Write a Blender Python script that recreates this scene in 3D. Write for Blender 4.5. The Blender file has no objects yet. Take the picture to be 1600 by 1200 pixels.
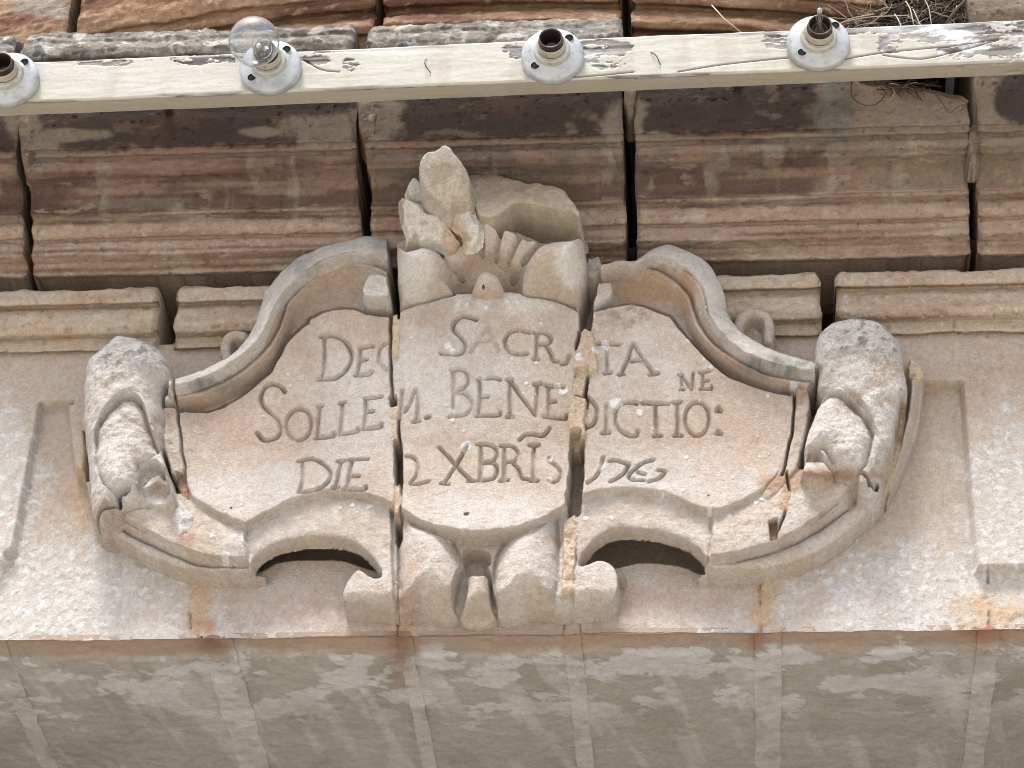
import bpy, math, random
import numpy as np
from mathutils import Vector, Matrix

random.seed(7)
rng = np.random.default_rng(11)
SC = bpy.context.scene
COL = SC.collection

# ------------------------------------------------------------------ camera
F_PX, W_PX, H_PX = 4050.0, 1600.0, 1200.0
YAW, PITCH, ROLL = math.radians(6.0), math.radians(38.0), math.radians(2.6)
DIST = 3.45
_d = np.array([-math.sin(YAW) * math.cos(PITCH), math.cos(YAW) * math.cos(PITCH), math.sin(PITCH)])
_r0 = np.array([math.cos(YAW), math.sin(YAW), 0.0])
_u0 = np.cross(_r0, _d)
_r = _r0 * math.cos(ROLL) + _u0 * math.sin(ROLL)
_u = _u0 * math.cos(ROLL) - _r0 * math.sin(ROLL)


def ray(px, py):
    px = np.asarray(px, float); py = np.asarray(py, float)
    return (_d[None, :] * F_PX + (px.reshape(-1, 1) - 800) * _r[None, :] + (600 - py.reshape(-1, 1)) * _u[None, :])


_r700 = ray([800], [700])[0]
_r700 /= np.linalg.norm(_r700)
CAM = -_r700 * DIST

cam_data = bpy.data.cameras.new("camera")
cam_data.sensor_width = 36.0
cam_data.lens = 36.0 * F_PX / W_PX
cam_data.clip_start = 0.05
cam_data.clip_end = 2000.0
cam = bpy.data.objects.new("camera", cam_data)
COL.objects.link(cam)
cam.matrix_world = Matrix(((_r[0], _u[0], -_d[0], CAM[0]), (_r[1], _u[1], -_d[1], CAM[1]),
                           (_r[2], _u[2], -_d[2], CAM[2]), (0, 0, 0, 1)))
SC.camera = cam

# ------------------------------------------------------------------ world, sun, exposure
SUN_EL, SUN_AZ = math.radians(64), math.radians(-18)      # azimuth from straight in front of the facade
world = bpy.data.worlds.new("World")
SC.world = world
world.use_nodes = True
wn = world.node_tree
bg = wn.nodes["Background"]
sky = wn.nodes.new("ShaderNodeTexSky")
sky.sky_type = 'NISHITA'
sky.sun_disc = False
sky.sun_elevation = SUN_EL
sky.sun_rotation = math.pi - SUN_AZ
sky.air_density = 1.0
sky.dust_density = 4.0
sky.ozone_density = 1.0
wn.links.new(sky.outputs[0], bg.inputs[0])
bg.inputs[1].default_value = 0.08
sun_data = bpy.data.lights.new("sun", 'SUN')
sun_data.energy = 1.8
sun_data.angle = math.radians(16)
sun_data.color = (1.0, 0.975, 0.945)
sun = bpy.data.objects.new("sun", sun_data)
COL.objects.link(sun)
_sd = Vector((math.sin(SUN_AZ) * math.cos(SUN_EL), -math.cos(SUN_AZ) * math.cos(SUN_EL), math.sin(SUN_EL)))
sun.rotation_euler = _sd.to_track_quat('Z', 'Y').to_euler()
SC.view_settings.view_transform = 'Standard'
SC.view_settings.look = 'None'
SC.view_settings.gamma = 1.0
SC.view_settings.use_curve_mapping = False
SC.view_settings.exposure = 1.84
SC.render.engine = 'CYCLES'
SC.cycles.max_bounces = 8
SC.cycles.filter_width = 1.0
SC.cycles.transmission_bounces = 8


# ------------------------------------------------------------------ helpers: projection, noise, curves
def pix(px, py, p=0.0):
    """points of the photograph's grid on the vertical plane that stands p metres in front of the frieze -> (x, z)"""
    v = ray(px, py)
    t = (-np.asarray(p, float) - CAM[1]) / v[:, 1]
    return CAM[0] + v[:, 0] * t, CAM[2] + v[:, 2] * t


def P3(px, py, p):
    x, z = pix([px], [py], p)
    return Vector((x[0], -p, z[0]))


def proj(x, y, z):
    dx, dy, dz = x - CAM[0], y - CAM[1], z - CAM[2]
    w = dx * _d[0] + dy * _d[1] + dz * _d[2]
    a = dx * _r[0] + dy * _r[1] + dz * _r[2]
    b = dx * _u[0] + dy * _u[1] + dz * _u[2]
    return 800 + F_PX * a / w, 600 - F_PX * b / w


_PERM = rng.permutation(4096).astype(np.int32)
_GX = np.cos(np.arange(4096) * 2.399963).astype(np.float32)
_GY = np.sin(np.arange(4096) * 2.399963).astype(np.float32)


def perlin(x, y, seed=0):
    x = np.asarray(x, np.float32); y = np.asarray(y, np.float32)
    xi = np.floor(x); yi = np.floor(y)
    fx = x - xi; fy = y - yi
    xi = xi.astype(np.int32); yi = yi.astype(np.int32)
    ux = fx * fx * fx * (fx * (fx * 6 - 15) + 10)
    uy = fy * fy * fy * (fy * (fy * 6 - 15) + 10)

    def g(ix, iy, ox, oy):
        h = _PERM[(_PERM[(ix + seed * 71) & 4095] + iy) & 4095]
        return _GX[h] * ox + _GY[h] * oy
    a = g(xi, yi, fx, fy); b = g(xi + 1, yi, fx - 1, fy)
    c = g(xi, yi + 1, fx, fy - 1); d = g(xi + 1, yi + 1, fx - 1, fy - 1)
    ab = a + (b - a) * ux
    return (ab + (c + (d - c) * ux - ab) * uy) * 1.5


def fbm(x, y, f, octs=4, seed=0, gain=0.5, sx=1.0, sy=1.0):
    """noise with features of size 1/f metres, about -1..1"""
    out = 0; amp = 1.0; tot = 0
    for k in range(octs):
        out = out + amp * perlin(x * f * sx + 13.7 * k, y * f * sy - 7.3 * k, seed + k)
        tot += amp; amp *= gain; f *= 2.03
    return out / tot * 1.3


def sst(a, b, v):
    t = np.clip((v - a) / (b - a), 0, 1)
    return t * t * (3 - 2 * t)


def cat(pts, n=3, closed=False):
    p = np.array(pts, float); m = len(p); out = []
    for i in range(m if closed else m - 1):
        p0 = p[(i - 1) % m] if closed or i > 0 else p[0]
        p1 = p[i]; p2 = p[(i + 1) % m]
        p3 = p[(i + 2) % m] if closed or i + 2 < m else p[-1]
        for k in range(n):
            t = k / n
            out.append(0.5 * (2 * p1 + (p2 - p0) * t + (2 * p0 - 5 * p1 + 4 * p2 - p3) * t * t + (3 * p1 - p0 - 3 * p2 + p3) * t ** 3))
    if not closed:
        out.append(p[-1])
    return np.array(out)


def srgb(r, g, b, k=1.0):
    c = np.array([r, g, b], float) / 255.0
    return (np.where(c <= 0.04045, c / 12.92, ((c + 0.055) / 1.055) ** 2.4) * k).astype(np.float32)


def A(r, g, b):                       # an albedo whose evenly lit look is about this sRGB colour
    m = 0.3 * r + 0.5 * g + 0.2 * b
    return srgb(m + (r - m) * 0.84, m + (g - m) * 0.84, m + (b - m) * 0.84, 0.70)


def mixc(C, col, m):
    return C + (col - C) * m[..., None]


# ------------------------------------------------------------------ helpers: objects
def link(ob, parent=None):
    COL.objects.link(ob)
    if parent is not None:
        ob.parent = parent
    return ob


def thing(name, label, cat_, loc=(0, 0, 0), group=None):
    o = bpy.data.objects.new(name, None)
    o.empty_display_size = 0.05
    o.location = loc
    o['label'] = label; o['category'] = cat_
    if group: o['group'] = group
    COL.objects.link(o)
    return o


def mesh_np(name, V, faces, mat, parent=None, C=None, N=None, smooth=True):
    """V (n,3); faces (m,4) quads or list; C (n,3) linear colours; N (n,3) normals"""
    me = bpy.data.meshes.new(name)
    V = np.ascontiguousarray(V, np.float32)
    faces = np.ascontiguousarray(faces, np.int32)
    m, k = faces.shape
    me.vertices.add(len(V)); me.vertices.foreach_set("co", V.ravel())
    me.loops.add(m * k); me.loops.foreach_set("vertex_index", faces.ravel())
    me.polygons.add(m)
    me.polygons.foreach_set("loop_start", np.arange(0, m * k, k, dtype=np.int32))
    me.polygons.foreach_set("use_smooth", np.full(m, smooth, dtype=bool))
    me.update(calc_edges=True)
    if C is not None:
        at = me.color_attributes.new("Col", 'FLOAT_COLOR', 'POINT')
        cc = np.ones((len(V), 4), np.float32); cc[:, :3] = np.clip(C, 0.004, 0.95)
        at.data.foreach_set("color", cc.ravel())
    if N is not None:
        me.normals_split_custom_set_from_vertices(np.ascontiguousarray(N, np.float32).tolist())
    me.materials.append(mat)
    ob = bpy.data.objects.new(name, me)
    link(ob, parent)
    if parent is not None and parent.location.length > 0:
        ob.matrix_parent_inverse = Matrix.Translation(-parent.location)
    return ob


class Soup:
    def __init__(s): s.v = []; s.f = []; s.c = []; s.n = 0

    def add(s, V, Fq, C):
        s.v.append(np.asarray(V, float)); s.f.append(np.asarray(Fq, int) + s.n)
        C = np.asarray(C, float)
        s.c.append(np.broadcast_to(C, (len(V), 3)) if C.ndim == 1 else C)
        s.n += len(V)

    def build(s, name, mat, parent=None, smooth=True):
        return mesh_np(name, np.concatenate(s.v), np.concatenate(s.f), mat, parent, np.concatenate(s.c), None, smooth)


def grid_faces(n, m, keep=None, flip=False):
    idx = np.arange(n * m).reshape(n, m)
    a = idx[:-1, :-1]; b = idx[1:, :-1]; c = idx[1:, 1:]; d = idx[:-1, 1:]
    Fq = np.stack([a, d, c, b] if flip else [a, b, c, d], -1)
    return Fq[keep] if keep is not None else Fq.reshape(-1, 4)


def add_grid(S, G, C, flip=False):
    n, m, _ = G.shape
    S.add(G.reshape(-1, 3), grid_faces(n, m, None, flip), C.reshape(-1, 3))


def tube(S, pts, r, col, sides=6):
    pts = [Vector(p) for p in pts]; n = len(pts)
    rr = r if hasattr(r, '__len__') else [r] * n
    V = []; up = Vector((0.13, 0.2, 0.97)).normalized()
    for i, p in enumerate(pts):
        t = (pts[min(i + 1, n - 1)] - pts[max(i - 1, 0)]).normalized()
        a = t.cross(up)
        if a.length < 1e-4: a = t.cross(Vector((1, 0, 0)))
        a.normalize(); b = t.cross(a)
        for k in range(sides):
            w = 2 * math.pi * k / sides
            V.append(p + (a * math.cos(w) + b * math.sin(w)) * rr[i])
    Fq = []
    for i in range(n - 1):
        for k in range(sides):
            k2 = (k + 1) % sides
            Fq.append((i * sides + k, i * sides + k2, (i + 1) * sides + k2, (i + 1) * sides + k))
    V += [pts[0], pts[-1]]
    for k in range(sides):
        k2 = (k + 1) % sides
        Fq.append((n * sides, k2, k, k)); Fq.append((n * sides + 1, (n - 1) * sides + k, (n - 1) * sides + k2, (n - 1) * sides + k2))
    Fq = [f for f in Fq]
    # end caps are triangles written as quads with a repeated corner: give them a mid-edge point instead
    V2 = list(V); F2 = []
    for f in Fq:
        if f[2] == f[3]:
            V2.append((V2[f[1]] + V2[f[2]]) / 2); F2.append((f[0], f[1], len(V2) - 1, f[2]))
        else:
            F2.append(f)
    S.add(np.array([tuple(v) for v in V2]), F2, col)


# ------------------------------------------------------------------ materials
def stone_material(name, rough=0.93, bump=0.5, fine=1.0):
    m = bpy.data.materials.new(name); m.use_nodes = True
    t = m.node_tree; N = t.nodes; L = t.links
    bs = N["Principled BSDF"]
    bs.inputs['Roughness'].default_value = rough
    bs.inputs['Specular IOR Level'].default_value = 0.25
    at = N.new('ShaderNodeAttribute'); at.attribute_name = 'Col'
    tc = N.new('ShaderNodeTexCoord')
    n1 = N.new('ShaderNodeTexNoise'); n1.inputs['Scale'].default_value = 140; n1.inputs['Detail'].default_value = 8; n1.inputs['Roughness'].default_value = 0.72
    n2 = N.new('ShaderNodeTexNoise'); n2.inputs['Scale'].default_value = 520; n2.inputs['Detail'].default_value = 4; n2.inputs['Roughness'].default_value = 0.7
    vo = N.new('ShaderNodeTexVoronoi'); vo.inputs['Scale'].default_value = 170
    for n in (n1, n2, vo): L.new(tc.outputs['Object'], n.inputs['Vector'])
    r1 = N.new('ShaderNodeMapRange'); r1.inputs['From Min'].default_value = 0.25; r1.inputs['From Max'].default_value = 0.75
    r1.inputs['To Min'].default_value = 1 - 0.22 * fine; r1.inputs['To Max'].default_value = 1 + 0.18 * fine
    L.new(n1.outputs['Fac'], r1.inputs['Value'])
    r2 = N.new('ShaderNodeMapRange'); r2.inputs['From Min'].default_value = 0.3; r2.inputs['From Max'].default_value = 0.7
    r2.inputs['To Min'].default_value = 1 - 0.16 * fine; r2.inputs['To Max'].default_value = 1 + 0.14 * fine
    L.new(n2.outputs['Fac'], r2.inputs['Value'])
    mu = N.new('ShaderNodeMath'); mu.operation = 'MULTIPLY'
    L.new(r1.outputs[0], mu.inputs[0]); L.new(r2.outputs[0], mu.inputs[1])
    vm = N.new('ShaderNodeVectorMath'); vm.operation = 'SCALE'
    L.new(at.outputs['Color'], vm.inputs[0]); L.new(mu.outputs[0], vm.inputs['Scale'])
    L.new(vm.outputs[0], bs.inputs['Base Color'])
    # relief: grains, pits
    vr = N.new('ShaderNodeMapRange'); vr.inputs['From Min'].default_value = 0.0; vr.inputs['From Max'].default_value = 0.35
    vr.inputs['To Min'].default_value = -0.5; vr.inputs['To Max'].default_value = 0.0
    L.new(vo.outputs['Distance'], vr.inputs['Value'])
    a1 = N.new('ShaderNodeMath'); a1.operation = 'MULTIPLY_ADD'; a1.inputs[1].default_value = 1.2
    L.new(n1.outputs['Fac'], a1.inputs[0]); L.new(n2.outputs['Fac'], a1.inputs[2])
    a2 = N.new('ShaderNodeMath'); a2.operation = 'MULTIPLY_ADD'; a2.inputs[1].default_value = 0.6
    L.new(vr.outputs[0], a2.inputs[0]); L.new(a1.outputs[0], a2.inputs[2])
    bp = N.new('ShaderNodeBump'); bp.inputs['Strength'].default_value = bump; bp.inputs['Distance'].default_value = 0.003
    L.new(a2.outputs[0], bp.inputs['Height']); L.new(bp.outputs[0], bs.inputs['Normal'])
    return m


def plain_material(name, rough=0.5, spec=0.5, bump=0.0, scale=200.0, mottled=0.06):
    m = bpy.data.materials.new(name); m.use_nodes = True
    t = m.node_tree; N = t.nodes; L = t.links
    bs = N["Principled BSDF"]; bs.inputs['Roughness'].default_value = rough
    bs.inputs['Specular IOR Level'].default_value = spec
    at = N.new('ShaderNodeAttribute'); at.attribute_name = 'Col'
    tc = N.new('ShaderNodeTexCoord')
    n1 = N.new('ShaderNodeTexNoise'); n1.inputs['Scale'].default_value = scale; n1.inputs['Detail'].default_value = 6
    L.new(tc.outputs['Object'], n1.inputs['Vector'])
    r1 = N.new('ShaderNodeMapRange'); r1.inputs['From Min'].default_value = 0.3; r1.inputs['From Max'].default_value = 0.7
    r1.inputs['To Min'].default_value = 1 - mottled; r1.inputs['To Max'].default_value = 1 + mottled
    L.new(n1.outputs['Fac'], r1.inputs['Value'])
    vm = N.new('ShaderNodeVectorMath'); vm.operation = 'SCALE'
    L.new(at.outputs['Color'], vm.inputs[0]); L.new(r1.outputs[0], vm.inputs['Scale'])
    L.new(vm.outputs[0], bs.inputs['Base Color'])
    if bump:
        bp = N.new('ShaderNodeBump'); bp.inputs['Strength'].default_value = bump; bp.inputs['Distance'].default_value = 0.001
        L.new(n1.outputs['Fac'], bp.inputs['Height']); L.new(bp.outputs[0], bs.inputs['Normal'])
    return m


STONE = stone_material("limestone", bump=0.9, fine=1.2)
SOFFIT = stone_material("sheltered_limestone", bump=0.45, fine=0.7)
ROUGH = stone_material("weathered_limestone", bump=1.0, fine=1.5)
PAINT = plain_material("peeling_paint", 0.55, 0.35, 0.35, 160, 0.05)
PORCELAIN = plain_material("white_porcelain", 0.32, 0.5, 0.0, 60, 0.05)
BAKELITE = plain_material("dark_bakelite", 0.35, 0.5, 0.2, 300, 0.2)
PITM = plain_material("screw_recess", 0.95, 0.05, 0.0, 300, 0.1)
TWIG = plain_material("dry_twig", 0.85, 0.2, 0.3, 300, 0.2)
GROUNDM = plain_material("street_paving", 0.9, 0.2, 0.3, 3, 0.1)
METAL = plain_material("rusty_wire", 0.7, 0.4, 0.4, 500, 0.25)
GLASS = bpy.data.materials.new("clear_glass"); GLASS.use_nodes = True
_b = GLASS.node_tree.nodes["Principled BSDF"]
_b.inputs['Base Color'].default_value = (0.93, 0.95, 0.96, 1)
_b.inputs['Roughness'].default_value = 0.02
_b.inputs['Transmission Weight'].default_value = 1.0
_b.inputs['IOR'].default_value = 1.5
_t = GLASS.node_tree
_df = _t.nodes.new('ShaderNodeBsdfDiffuse'); _df.inputs['Color'].default_value = (0.62, 0.62, 0.60, 1)      # a film of dust
_mx = _t.nodes.new('ShaderNodeMixShader'); _nz = _t.nodes.new('ShaderNodeTexNoise'); _nz.inputs['Scale'].default_value = 90
_mr = _t.nodes.new('ShaderNodeMapRange'); _mr.inputs['From Min'].default_value = 0.3; _mr.inputs['From Max'].default_value = 0.75; _mr.inputs['To Min'].default_value = 0.02; _mr.inputs['To Max'].default_value = 0.16
_tc = _t.nodes.new('ShaderNodeTexCoord')
_t.links.new(_tc.outputs['Object'], _nz.inputs['Vector']); _t.links.new(_nz.outputs['Fac'], _mr.inputs['Value']); _t.links.new(_mr.outputs[0], _mx.inputs[0])
_t.links.new(_b.outputs[0], _mx.inputs[1]); _t.links.new(_df.outputs[0], _mx.inputs[2])
_t.links.new(_mx.outputs[0], _t.nodes['Material Output'].inputs['Surface'])

# ------------------------------------------------------------------ setting: ground, wall with its dark backing
TAN = A(205, 180, 156); PINK = A(203, 181, 166); PALE = A(214, 208, 198); WHITE = A(226, 226, 222)
GREY = A(176, 174, 168); ORANGE = A(206, 164, 122); RUST = A(168, 112, 80); BROWN = A(118, 88, 68); DARK = A(64, 50, 46)
CEMENT = A(168, 166, 162); LICHEN = A(120, 120, 116)

GZ = CAM[2] - 1.6
me = Soup()
me.add([(-400, -600, GZ), (400, -600, GZ), (400, 2.0, GZ), (-400, 2.0, GZ)], [(0, 1, 2, 3)], srgb(206, 198, 184, 0.85))
g = me.build("ground", GROUNDM, None, False); g['kind'] = 'structure'


def box(S, x0, x1, y0, y1, z0, z1, col):
    v = [(x, y, z) for x in (x0, x1) for y in (y0, y1) for z in (z0, z1)]
    f = [(0, 1, 3, 2), (4, 6, 7, 5), (0, 4, 5, 1), (2, 3, 7, 6), (0, 2, 6, 4), (1, 5, 7, 3)]
    S.add(v, f, col)


ARRIS_Z = float(pix([800], [997], -0.017)[1][0])
S = Soup()
box(S, -1.6, 1.6, 0.13, 0.6, ARRIS_Z + 0.03, 1.6, A(34, 31, 32))                # backing behind the facing blocks, near black to paint shade in the gaps
box(S, -1.6, -0.98, -0.01, 0.6, GZ, ARRIS_Z + 0.02, TAN)               # the wall either side of the doorway
box(S, 0.98, 1.6, -0.01, 0.6, GZ, ARRIS_Z + 0.02, TAN)
box(S, -0.98, 0.98, 0.62, 0.7, GZ, ARRIS_Z + 0.3, BROWN)
w = S.build("wall", STONE, None, False); w['kind'] = 'structure'

FACADE = thing("church_facade", "weathered honey limestone entablature with cornice, frieze and lintel around the carved tablet", "facade")


# ------------------------------------------------------------------ swept blocks (cornice, mouldings, lintel)
def resample(prof, step):
    p = np.array(prof, float)
    d = np.r_[0, np.cumsum(np.hypot(*np.diff(p, axis=0).T))]
    n = max(3, int(d[-1] / step))
    s = np.linspace(0, d[-1], n)
    return np.interp(s, d, p[:, 0]), np.interp(s, d, p[:, 1]), s


def round_profile(prof, it=1, k=0.1):
    p = np.array(prof, float)
    for _ in range(it):
        q = [p[0]]
        for i in range(len(p) - 1):
            q.append(p[i] * (1 - k) + p[i + 1] * k); q.append(p[i] * k + p[i + 1] * (1 - k))
        q.append(p[-1]); p = np.array(q)
    return p


def prof_px(pts):
    """profile points given as (photo row at column 800, protrusion) -> (z, p)"""
    return [(float(pix([800], [py], p)[1][0]), p) for py, p in pts]


def sweep_block(name, x0, x1, prof, colf, parent, step=0.0017, amp=0.0015, seed=0, mat=STONE, soft=0.1, softn=1, rough_end=0.004, zfun=None,
                topf=None, back=0.09, ledge=0.0011, chip=0.006, label=None, jag=(0.0, 0.0)):
    prof = round_profile(prof, softn, soft)
    zz, pp, s = resample(prof, step)
    nx = max(4, int((x1 - x0) / step)); xs = np.linspace(x0, x1, nx)
    X, Sg = np.meshgrid(xs, s, indexing='ij')
    Zg = np.broadcast_to(zz, X.shape).copy(); Pg = np.broadcast_to(pp, X.shape).copy()
    tz = np.gradient(zz); tp = np.gradient(pp); ln = np.hypot(tz, tp) + 1e-9
    nz_, np_ = -tp / ln, tz / ln
    # uneven courses: the arrises wander along the block
    Zg += ledge * fbm(X, Zg, 9, 4, seed + 3, sy=2.5)
    Pg += ledge * fbm(X, Zg, 14, 4, seed + 9, sy=3)
    dn = amp * fbm(X, Sg, 45, 5, seed + 1) + 0.3 * amp * fbm(X, Sg, 20, 3, seed + 5, sx=0.3, sy=3.5)
    pits = sst(0.42, 0.62, fbm(X, Sg, 75, 2, seed + 21)); dn -= 0.0016 * pits
    ed = np.minimum(X - x0, x1 - X)
    wob = 0.010 + 0.012 * np.abs(fbm(X * 0 + seed, Sg, 16, 3, seed + 15))
    e = np.clip(1 - ed / wob, 0, 1)
    dn -= rough_end * e ** 2
    # ragged joints
    sgn = np.where(X < (x0 + x1) / 2, 1.0, -1.0)
    Xo = X + sgn * e * (0.0035 + 0.004 * fbm(X * 0 + 2.0 * sgn, Sg, 14, 4, seed + 31))
    # chipped free edges (first and last rows)
    for end, sg in ((0, 1), (1, -1)):
        dist = Sg if end == 0 else s[-1] - Sg
        depth = chip * np.clip(fbm(X, X * 0 + end, 16, 4, seed + 41 + end) + 0.25, 0, 1)
        dn -= depth * np.clip(1 - dist / 0.016, 0, 1) ** 1.5
        if jag[end]:
            Zg += sg * jag[end] * np.clip(1 - dist / 0.03, 0, 1) * np.clip(fbm(X, X * 0 + 5, 14, 5, seed + 47 + end, gain=0.6) + 0.35, 0, 1.4)
    Zg += nz_ * dn; Pg += np_ * dn
    if zfun is not None: Zg += zfun(X)
    if topf is not None: Zg = np.minimum(Zg, topf(X))
    G = np.stack([Xo, -Pg, Zg], -1)
    px, py = proj(G[..., 0], G[..., 1], G[..., 2])
    C = colf(px, py, X, Sg, pits)
    Sp = Soup(); add_grid(Sp, G, C)
    for sl in ((0, slice(None)), (-1, slice(None)), (slice(None), 0), (slice(None), -1)):
        b = G[sl]; bk = b.copy(); bk[:, 1] = np.maximum(back, b[:, 1] + 0.01)
        mid = b.copy(); mid[:, 1] = b[:, 1] + 0.012
        cc = np.broadcast_to(C[sl][:, None, :], (len(b), 3, 3))
        flip = sl in ((0, slice(None)), (slice(None), -1))
        add_grid(Sp, np.stack([b, mid, bk], 1), cc, flip)
    ob = Sp.build(name, mat, parent)
    if label: ob['label'] = label
    return ob


def blob(px, py, cx, cy, rx, ry, wob=0.35, seed=0, soft=0.25, f=0.02):
    d = np.hypot((px - cx) / rx, (py - cy) / ry) + wob * 1.3 * fbm(px, py, f, 5, seed, gain=0.62)
    return 1 - sst(1 - soft, 1 + soft, d)


def vrow(px, py): return py + 0.026 * (px - 800)          # photo row, freed from the slope of the courses


# ---- big cornice
CP = [(420, .020), (415, .044), (398, .047), (396, .048), (384, .068), (381, .071), (363, .074), (361, .072), (358, .074), (356, .081), (346, .089), (334, .091), (328, .089), (326, .089), (321, .100),
      (316, .104), (314, .108), (304, .108), (290, .114), (276, .126), (264, .141), (258, .151), (254, .153), (246, .162), (236, .165), (234, .163), (229, .164), (226, .172), (216, .176), (214, .182), (203, .183), (150, .186), (76, .192)]


def cornice_col(px, py, X, Sg, pits):
    v = vrow(px, py)
    n1 = fbm(X, Sg, 18, 5, 60); n2 = fbm(X, Sg, 7, 5, 70, sx=0.5, sy=4.0); n3 = fbm(X, Sg, 60, 4, 80)
    C = np.broadcast_to(A(186, 158, 136), px.shape + (3,)).copy()
    C = mixc(C, A(206, 184, 162), sst(0.0, 0.5, n1) * 0.8)
    C = mixc(C, A(160, 116, 92), sst(0.05, 0.5, n2) * 0.6)
    C = mixc(C, A(204, 190, 164), sst(0.25, 0.55, n3) * 0.45)
    # water stain: heavy under the batten, thinning downwards in streaks along the beds
    right = sst(1270, 1370, px + 70 * n1 + 40 * n2)
    up = sst(345, 250, v + 30 * n2 + 14 * n1)
    C = mixc(C, A(140, 112, 94), up * (1 - 0.8 * right) * 0.85)
    C = mixc(C, A(112, 104, 92), sst(215, 232, v) * sst(300, 285, v) * sst(560, 640, px) * (1 - 0.3 * right) * 0.75 * sst(-0.5, 0.2, n1 + n2))
    dk = sst(0.05, 0.45, n2 + 0.3 * n1 + 0.15) * sst(225, 245, v) * sst(335, 315, v) * (1 - right) * (1 - 0.8 * sst(560, 600, px) * sst(1000, 960, px))
    C = mixc(C, A(104, 78, 68), dk * 0.85)
    bed = sst(284, 292, v + 5 * n1) * sst(322, 312, v + 5 * n1) * sst(1340, 1240, px + 40 * n1)
    C = mixc(C, A(104, 78, 68), bed * 0.85)
    for row, wd in ((331, 4), (375, 3), (218, 4), (256, 3), (404, 4)):
        C = mixc(C, A(112, 82, 66), np.exp(-((v - row + 3 * n1) / wd) ** 2) * sst(-0.35, 0.1, n2) * (1 - 0.6 * right) * 0.75)
    fas = sst(222, 212, v + 7 * n3) * (1 - right)
    C = mixc(C, A(66, 53, 50), fas * sst(-0.75, -0.3, n1) * 0.95)
    C = mixc(C, A(96, 68, 58), fas * sst(0.1, 0.5, fbm(X, Sg, 11, 4, 91)) * 0.6)
    peel = np.maximum.reduce([blob(px, py, 105, 211, 62, 11, 0.4, 1), blob(px, py, 408, 207, 36, 9, 0.3, 2), blob(px, py, 500, 205, 55, 30, 0.5, 3),
                              blob(px, py, 586, 190, 40, 40, 0.5, 4), blob(px, py, 975, 190, 34, 40, 0.5, 5), blob(px, py, 1005, 220, 70, 12, 0.4, 6),
                              blob(px, py, 1245, 216, 58, 8, 0.3, 8), blob(px, py, 60, 240, 40, 40, 0.6, 9), blob(px, py, 40, 195, 30, 30, 0.4, 10),
                              blob(px, py, 450, 300, 75, 6, 0.4, 11) * 0.8, blob(px, py, 180, 318, 110, 10, 0.5, 12) * 0.6])
    C = mixc(C, A(146, 132, 114), peel * 0.85)
    C = mixc(C, A(142, 124, 104), right * sst(330, 300, v) * 0.85)
    C = mixc(C, A(116, 118, 108), blob(px, py, 1300, 175, 30, 50, 0.5, 14) * 0.6)
    C = mixc(C, A(62, 52, 50), blob(px, py, 1600, 152, 48, 44, 0.15, 15, 0.12) * 0.9)
    drip = sst(0.08, 0.35, fbm(X, Sg, 22, 5, 96, sx=1.4, sy=0.3)) * sst(-0.2, 0.3, n1)
    C = mixc(C, A(182, 166, 146), drip * sst(222, 240, v) * 0.45)
    flk = sst(0.20, 0.30, fbm(X, Sg, 26, 6, 98, gain=0.68, sx=0.6, sy=1.6)) * sst(-0.1, 0.3, fbm(X, Sg, 7, 3, 99))
    C = mixc(C, A(176, 158, 134), flk * sst(224, 236, v) * 0.65)
    C = mixc(C, A(140, 122, 106), flk * sst(226, 214, v) * 0.4)
    C = mixc(C, A(212, 198, 172), sst(0.62, 0.72, fbm(X, Sg, 120, 2, 97)) * sst(300, 340, v) * 0.7)
    C = mixc(C, C * 0.6, pits * 0.35)
    return C


def xj(px, py=300, p=0.11): return float(pix([px], [py], p)[0][0])


CORN = prof_px(CP)
_zt = pix([1390, 1518], [128, 158], 0.188)


def broken_top(X):
    x0, x1 = xj(1340, 110, .188), xj(1518, 150, .188)
    zhi = CORN[-1][0]
    za = float(pix([1345], [118], .188)[1][0]); zb = float(pix([1518], [158], .188)[1][0])
    t = np.clip((X - x0) / (x1 - x0), 0, 1)
    return np.where(X < x0, zhi + 0.05, za + (zb - za) * t + 0.004 * fbm(X, X * 0, 25, 3, 5))


gap = 0.0045
XJ = [xj(40, 330), xj(571, 290), xj(985, 290), xj(1521, 290)]
sweep_block("cornice_block", -0.86, XJ[0] - gap * .8, CORN, cornice_col, FACADE, soft=0.15, softn=1, amp=0.002, seed=1)
sweep_block("cornice_block", XJ[0] + gap * .4, XJ[1] - gap, CORN, cornice_col, FACADE, soft=0.15, softn=1, amp=0.002, seed=2)
sweep_block("cornice_block", XJ[1] + gap, XJ[2] - gap, CORN, cornice_col, FACADE, soft=0.15, softn=1, amp=0.002, seed=3)
sweep_block("cornice_block", XJ[2] + gap, XJ[3] - gap * .5, CORN, cornice_col, FACADE, soft=0.15, softn=1, amp=0.002, seed=4, topf=broken_top, label="cornice block with a broken upper corner holding the nest")
CORN_R = CORN[:-1] + prof_px([(60, .196), (40, .205), (20, .208), (-40, .208)])
sweep_block("cornice_block", XJ[3] + gap * .5, 0.86, CORN_R, cornice_col, FACADE, soft=0.15, softn=1, amp=0.002, seed=6)

PLUGS = True
# ---- backing in the gap between cornice and lower moulding, coloured dark for its shade
def bed_shade_col(px, py, X, Sg, pits):
    n = fbm(X, Sg, 20, 4, 33)
    C = np.broadcast_to(A(112, 92, 80), px.shape + (3,)).copy()
    return mixc(C, A(86, 68, 60), sst(-0.1, 0.4, n))


sweep_block("bed_backing", -0.86, 0.86, prof_px([(500, -.075), (440, -.07), (400, -.06), (394, .03)]), bed_shade_col, FACADE, step=0.004, amp=0.004, seed=12, back=0.12)

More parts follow.
